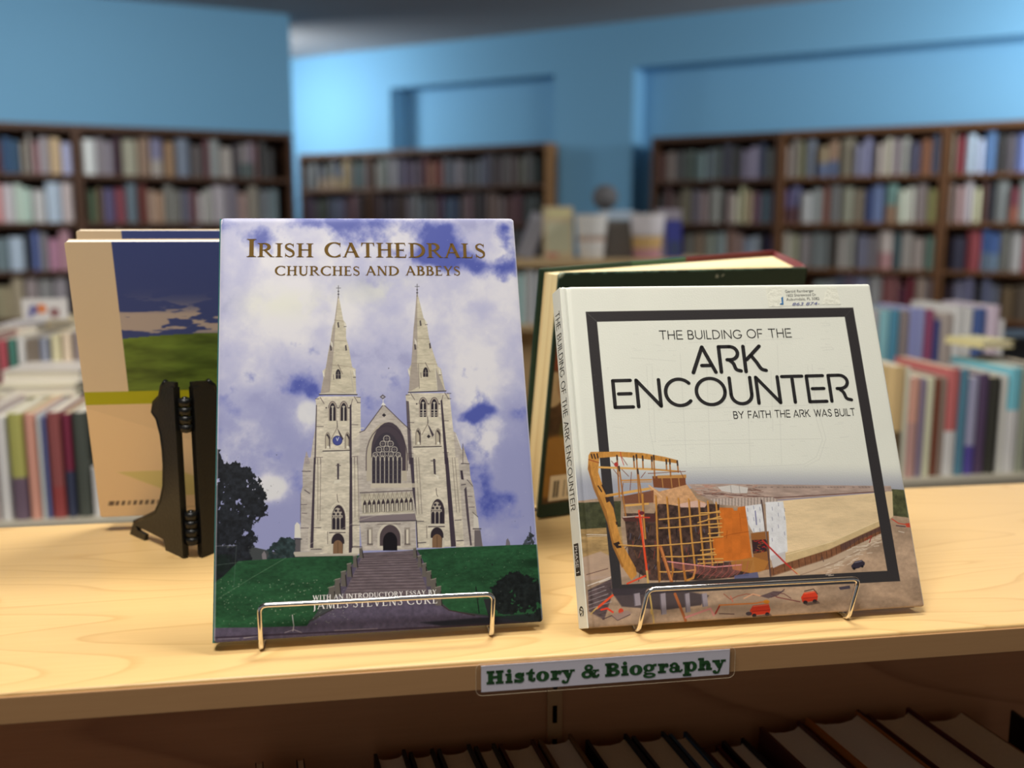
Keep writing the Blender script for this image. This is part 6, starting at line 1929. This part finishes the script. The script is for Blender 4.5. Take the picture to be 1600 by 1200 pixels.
for w_, a, b, y0, y1 in (('BY', 908, 955, 841, 839), ('FAITH', 975, 1080, 839, 836), ('THE', 1100, 1170, 835, 834), ('ARK', 1186, 1262, 834, 832), ('WAS', 1283, 1362, 831, 830), ('BUILT', 1378, 1470, 830, 826)):
    text_on(lambda k, w_=w_: write_sans(k, w_, .115), c3((a, y0))[0], c3((b, y1))[0], 31 / 2.963, AF, BLACK_INK, 'tagline_lettering', ark)


def spine_pt(zt_, zl, tot, y0, y1, lift):
    def f(a, b):
        yy = AT * (y0 + (y1 - y0) * b)
        return (spx(yy) - lift, yy, AH * (zt_ - zl * a / tot))
    return f


k = Ink(); tot = write_sans(k, 'THE BUILDING OF THE ARK ENCOUNTER', .10, track=.2, space=.5)
ink_object('spine_lettering', k, spine_pt(.93, .60, tot, .78, .30, .00012), BLACK_INK, ark)
MB().prism([(spx(AT * .30) - .00012, AT * .30, AH * .145), (spx(AT * .80) - .00012, AT * .80, AH * .145), (spx(AT * .80), AT * .80, AH * .145), (spx(AT * .30), AT * .30, AH * .145)], (0, 0, AH * .09), BLACK_INK).build('spine_label', ark)
k = Ink(); tot = write_sans(k, 'PHASE 1', .13, track=.2, space=.5)
ink_object('spine_label_lettering', k, spine_pt(.228, .075, tot, .70, .42, .00025), WHITE_INK, ark)
k = Ink(); k.stroke(arc(.5, .5, .4, .4, 30, 330, 20), .14); k.stroke([(.3, .1), (.5, .9), (.75, .15)], .12)
ink_object('spine_emblem', k, spine_pt(.062, .032, 1.0, .78, .28, .00012), BLACK_INK, ark)
# owner's address label under clear tape along the top edge
lo = lambda x, y: (lambda d: np.array([d @ AF[1], d @ AF[3]]))(on_plane(1180 + x / 8, 430 + y / 8, AF[0], AF[2]) - AF[0])
L = [lo(*p) for p in ((165, 165), (1010, 150), (1060, 360), (250, 390))]
MB().prism([(p[0], -.0001, p[1]) for p in (L[3], L[2], L[1], L[0])], (0, .0001, 0), mat('aged_label_paper', (226, 227, 213), .45, .4)).build('address_label', ark)
L = [lo(*p) for p in ((130, 155), (330, 150), (330, 395), (170, 395))]
MB().prism([(p[0], -.00016, p[1]) for p in (L[3], L[2], L[1], L[0])], (0, .0001, 0), mat('crinkled_tape', (229, 229, 214), .3, .4, bump=.3, bscale=350)).build('tape', ark)
L = [lo(*p) for p in ((900, 145), (1010, 150), (1070, 365), (840, 365))]
MB().prism([(p[0], -.00016, p[1]) for p in (L[3], L[2], L[1], L[0])], (0, .0001, 0), mat('crinkled_tape', (229, 229, 214), .3, .4, bump=.3, bscale=350)).build('tape', ark)


def tiny_text(s, x, y, size_px, wpx, m, name, shear=0.0):
    cu = bpy.data.curves.new(name, 'FONT')
    cu.body = s
    cu.shear = shear
    tmp = bpy.data.objects.new(name, cu)
    COL.objects.link(tmp)
    me = bpy.data.meshes.new_from_object(tmp.evaluated_get(bpy.context.evaluated_depsgraph_get()))
    bpy.data.objects.remove(tmp)
    me.name = name
    co = np.empty(len(me.vertices) * 3); me.vertices.foreach_get('co', co); co = co.reshape(-1, 3)
    A0, B0, U0_ = lo(x, y), lo(x + wpx, y - .03 * wpx), lo(x, y - size_px)
    ex = (B0 - A0) / max(co[:, 0].max(), 1e-6); ey = np.array([-(B0 - A0)[1], (B0 - A0)[0]]) / np.linalg.norm(B0 - A0) * np.linalg.norm(U0_ - A0)
    P = A0 + co[:, :1] * ex + co[:, 1:2] / .73 * ey
    out = np.stack([P[:, 0], np.full(len(P), -.0003), P[:, 1]], 1)
    me.vertices.foreach_set('co', out.ravel())
    me.materials.clear(); me.materials.append(m)
    o = bpy.data.objects.new(name, me); COL.objects.link(o); o.parent = ark
    return o


GREY_INK = mat('grey_ink', (92, 92, 92), .6)
BLUE_INK = mat('blue_ballpoint', (84, 92, 150), .6)
tiny_text('Gerald Ramberger', 372, 220, 34, 360, GREY_INK, 'label_lettering')
tiny_text('1602 Shorewood Dr', 382, 270, 34, 380, GREY_INK, 'label_lettering')
tiny_text('Auburndale, FL 3382', 390, 320, 34, 412, GREY_INK, 'label_lettering')
tiny_text('863 874-', 455, 382, 38, 350, BLUE_INK, 'handwriting', .3)
L = [lo(*p) for p in ((322, 285), (345, 268), (352, 368), (308, 370), (308, 355), (330, 350))]
MB().prism([(p[0], -.0004, p[1]) for p in L[::-1]], (0, .0001, 0), mat('label_blue', (70, 120, 168), .5)).build('label_picture', ark)

# ------------------------------------------------------------------ chrome wire easels
CHROME = mat('chrome_wire', (.82, .80, .78), .12, .5, 1.0)


def fillet(pts, r, n=6):
    P = [np.asarray(p, float) for p in pts]
    out = [P[0]]
    for a, b, c in zip(P[:-2], P[1:-1], P[2:]):
        d0, d1 = (a - b) / np.linalg.norm(a - b), (c - b) / np.linalg.norm(c - b)
        rr = min(r, np.linalg.norm(a - b) * .45, np.linalg.norm(c - b) * .45)
        p0, p1 = b + d0 * rr, b + d1 * rr
        for t_ in np.linspace(0, 1, n):
            out.append((1 - t_) ** 2 * p0 + 2 * t_ * (1 - t_) * b + t_ ** 2 * p1)
    out.append(P[-1])
    return out


def easel(label, left, right, topl, topr, BF, back_t, back_h):
    """front lip, two rails along the counter and a leaning rear support, all bent from one gauge of wire"""
    R = .00165
    A, B = on_z(*left, R), on_z(*right, R)
    A2, B2 = on_y(*topl, A[1]), on_y(*topr, B[1])
    mid = (A + B) / 2
    e = (B - A); e[2] = 0; e /= np.linalg.norm(e)
    n = np.array([-e[1], e[0], 0])
    root = thing('display_easel', label, 'easel', frame(np.array([mid[0], mid[1], 0]), e, n, CZ), 'chrome wire easels under the two front books')
    inv = np.array(root.matrix_world.inverted())
    L = lambda p: (inv @ np.append(p, 1))[:3]
    a, b, a2, b2 = L(A), L(B), L(A2), L(B2)
    k = .012
    MB().tube(fillet([a + (0, k, 0), a, a2, b2, b, b + (0, k, 0)], .005), R, CHROME, 12).build('front_lip', root)
    # rear support runs up the book's back
    O, e1, y, e2 = BF
    foot = .105
    for s in (a, b):
        MB().tube([s + (0, k - .001, 0), s + (0, foot, 0)], R, CHROME, 10).build('base_rail', root)
    # where the plane of the book's back is, behind each rail
    def back(s, h):
        w = np.array(root.matrix_world) @ np.append(s, 1)
        o = O + y * (back_t + R)
        dist = ((o - w[:3]) @ y - h * y[2]) / (np.array(root.matrix_world)[:3, 1] @ y)
        return s + (0, dist, h)
    up = [back(np.array([s[0] * .8, s[1], R]), back_h) for s in (a, b)]
    MB().tube(fillet([a + (0, foot - .001, 0), a + (0, foot + .02, 0), up[0], up[1], b + (0, foot + .02, 0), b + (0, foot - .001, 0)], .006), R, CHROME, 10).build('back_rest', root)


easel('chrome wire easel whose lip crosses the foot of the cathedral book', (408, 1015), (768, 993), (405, 946), (771, 928), IF, IT, .13)
easel('chrome wire easel whose lip crosses the foot of the framed-title book', (997, 987), (1325, 967), (1012, 921), (1342, 904), AF, AT, .11)

# ------------------------------------------------------------------ books that face the other side
HILLM = print_mat('printed_soft_cover', .45, .3)
HYAW, HLEAN = math.radians(8.0), math.radians(-10.5)
HO_ = on_z(157, 808, .015)
HHt, HW = .2436, .192


def hill_book(O, label, lean=HLEAN):
    BF = book_frame(O, HYAW, lean)
    r = thing('book', label, 'book', frame(*BF))
    r['group'] = 'two copies of the green-hills book'
    printed_board('back_cover', *BF, HW, HHt, 300, 380, paint_hills, .0009, HILLM, r, corner=.002, edge=(232, 228, 222))
    cm = mat('hill_front_cover', (212, 190, 158), .5)
    MB().box((0, .0105, 0), (HW, .0115, HHt), cm).build('front_cover', r)
    MB().box((HW - .0004, .0002, 0), (HW + .0008, .0113, HHt), mat('hill_spine', (90, 104, 150), .5)).build('spine', r)
    MB().box((.0006, .0012, .0006), (HW - .0008, .0103, HHt - .0006), PAGES_W).build('page_block', r)
    return BF


BF1 = hill_book(HO_, 'tan-edged book with blue sky over green hills, held by the black easel')
hill_book(HO_ + BF1[2] * .0125 + BF1[3] * .0036, 'second copy of the green-hills book, only its top strip showing behind the first', math.radians(-5.5))

# black folding plastic easel seen from behind: two curved plates hinged like a book
PLAS = mat('black_plastic', (14, 14, 14), .36, .35, bump=.15, bscale=500)
hb = on_z(302, 872, 0)
fa, fb = on_z(226, 838, 0), None
dl = fa - hb; dl[2] = 0; dl /= np.linalg.norm(dl)
dr = dl - 2 * (dl @ CU) * CU                       # mirrored plate
estand = thing('plate_easel', 'black folding plastic easel behind the cathedral book, holding the green-hills books', 'easel', frame(hb, CU, CV, CZ))
inv = np.array(estand.matrix_world.inverted())
ep = lambda x, y: (200 + x / 3.873, 580 + y / 3.873)
nl = np.array([-dl[1], dl[0], 0])
outline = [(318, 62), (272, 62), (252, 92), (242, 150), (206, 186), (197, 245), (226, 288), (250, 380), (262, 470), (268, 560), (266, 690), (248, 780), (215, 850), (150, 884), (45, 892), (62, 1000), (90, 1020), (152, 1020), (156, 985), (112, 962), (96, 930), (265, 1012), (284, 1120), (322, 1146), (352, 1140)]
prof = []
for x, y in outline:
    P = on_plane(*ep(x, y), hb, nl)
    a_, b_ = max(0.0, (P - hb) @ dl), max(0.0, P[2])
    while b_ > .0115 and a_ > .004 and max((hb + d_ * a_ + CZ * b_ - HO_) @ BF1[2] for d_ in (dl, dr)) > -.0095:      # keeps clear of the book it carries
        a_ -= .001
    prof.append((a_, b_))
hz = max(p[1] for p in prof)
prof = [(0.0, hz)] + prof + [(0.0, .0)]


def plate(d, name, hinge_x):
    """a ribbed plate standing in the vertical plane through the hinge line along d"""
    th = np.cross(d, CZ) * .0016
    L = lambda p: (inv @ np.append(p, 1))[:3]
    off = CU * hinge_x
    V = [L(hb + off + d * a + CZ * b - th) for a, b in prof]
    o = MB().prism(V, inv[:3, :3] @ (th * 2), PLAS).build(name, estand)
    rim = [L(hb + off + d * a + CZ * b) for a, b in prof[2:16]]
    MB().tube(rim, .0022, PLAS, 8).build('rim', o)
    bar = [(0, .002), (.006, .002), (.006, hz - .004), (0, hz - .004)]
    V = [L(hb + off + d * a + CZ * b - th * 1.7) for a, b in bar]
    MB().prism(V, inv[:3, :3] @ (th * 3.4), PLAS).build('hinge_bar', o)


plate(dl, 'plate', -.0056)
plate(dr, 'plate', .0056)
for z0, z1 in ((hz - .040, hz - .012), (.012, .040)):
    mb = MB()
    n = 4
    for k in range(n):
        za_, zb_ = z0 + (z1 - z0) * k / n, z0 + (z1 - z0) * (k + .82) / n
        mb.lathe([(.0001, 0), (.0054, 0), (.0054, zb_ - za_), (.0001, zb_ - za_)], (0, 0.001, za_), PLAS, 14)
    mb.tube([(0, .001, z0 - .001), (0, .001, z1)], .002, PLAS, 8)
    mb.build('hinge', estand)

# the thick worn green book, back cover towards us
GY, GL = .4624, -.1699
GO = np.array([.0229, .8509, .0015])
GW, GH, TS, TF = .2764, .2296, .0525, .0358
GF = book_frame(GO, GY, GL)
gb = thing('book', 'thick dark green hardcover with cream page edges, leaning behind the framed-title book', 'book', frame(*GF))
printed_board('back_cover', *GF, GW, GH, 260, 220, paint_still_life, .0028, print_mat('worn_green_jacket', .5, .3), gb, corner=.003, edge=(70, 92, 80))
GREEN = mat('dark_green_jacket', (34, 62, 50), .5, .3, vary=.25, bscale=40)
GREEN2 = mat('mid_green_jacket', (62, 96, 72), .5, .3, vary=.2, bscale=40)
MAROON = mat('maroon_jacket', (104, 42, 44), .5, .3, vary=.2, bscale=40)
dzl, dzr = -.0035, .0068                         # the loosened front board sits a little skew
bt = .0028


def far_pt(x, z, back=0.0):
    t_ = x / GW
    return np.array([x, TF + (TS - TF) * t_ - back, z + dzl + (dzr - dzl) * t_])


mb = MB()
cuts = [(-.001, .098, GREEN), (.098, .162, GREEN2), (.162, GW, MAROON)]
for x0, x1, m in cuts:
    v = [far_pt(x0, 0, bt), far_pt(x1, 0, bt), far_pt(x1, 0), far_pt(x0, 0), far_pt(x0, GH, bt), far_pt(x1, GH, bt), far_pt(x1, GH), far_pt(x0, GH)]
    mb.add(v, [(0, 3, 2, 1), (4, 5, 6, 7), (0, 1, 5, 4), (1, 2, 6, 5), (2, 3, 7, 6), (3, 0, 4, 7)], m)
mb.build('front_cover', gb)
sp = [np.array([GW - .0005, .0005, 0]), np.array([GW + .0035, .012, 0]), np.array([GW + .0045, .026, 0]), np.array([GW + .003, .043, 0]), far_pt(GW, 0)]
inn = [p - (.0022, 0, 0) for p in sp]
tops = [GH, GH + .0015, GH + .003, GH + .005, GH + dzr]
v = sp + inn + [p * (1, 1, 0) + (0, 0, z) for p, z in zip(sp, tops)] + [p * (1, 1, 0) + (0, 0, z) for p, z in zip(inn, tops)]
f = []
for i in range(4):
    f += [(i, i + 1, 11 + i, 10 + i), (5 + i + 1, 5 + i, 15 + i, 15 + i + 1), (10 + i, 11 + i, 16 + i, 15 + i), (i + 1, i, 5 + i, 6 + i)]
f += [(0, 10, 15, 5), (4, 9, 19, 14)]
MB().add(v, f, MAROON, True).build('spine', gb)
# page block with its hollow fore-edge and fine page lines
PL = bpy.data.materials.new('yellowed_page_edges')
PL.use_nodes = True
nt = PL.node_tree
b_ = nt.nodes['Principled BSDF']; b_.inputs['Roughness'].default_value = .85
tc = nt.nodes.new('ShaderNodeTexCoord'); mp = nt.nodes.new('ShaderNodeMapping'); mp.inputs['Scale'].default_value = (4, 420, 2)
nz = nt.nodes.new('ShaderNodeTexNoise'); nz.inputs['Scale'].default_value = 1.0; nz.inputs['Detail'].default_value = 3
cr = nt.nodes.new('ShaderNodeValToRGB')
cr.color_ramp.elements[0].color = (*lin((206, 172, 112)), 1); cr.color_ramp.elements[0].position = .3
cr.color_ramp.elements[1].color = (*lin((246, 230, 184)), 1); cr.color_ramp.elements[1].position = .62
nt.links.new(tc.outputs['Object'], mp.inputs['Vector']); nt.links.new(mp.outputs[0], nz.inputs['Vector']); nt.links.new(nz.outputs['Fac'], cr.inputs[0]); nt.links.new(cr.outputs[0], b_.inputs['Base Color'])
fore = [(.004, .0032), (.010, .008), (.0125, .016), (.010, .025), (.0035, TF - .0034)]
x_s = GW - .003
ring_b = [np.array([x, y_, .004 + (dzl if y_ > .02 else 0) * .5]) for x, y_ in fore] + [np.array([x_s, TS - .0036, .006]), np.array([x_s, .0032, .004])]
ring_t = [np.array([p[0], p[1], GH - .005 + (dzr * min(1, p[0] / GW) * p[1] / TS if p[0] > .05 else (dzl * .5 if p[1] > .02 else 0))]) for p in ring_b]
n = len(ring_b)
MB().add(ring_b + ring_t, [(i, (i + 1) % n, n + (i + 1) % n, n + i) for i in range(n)] + [list(range(n - 1, -1, -1)), list(range(n, 2 * n))], PL).build('page_block', gb)
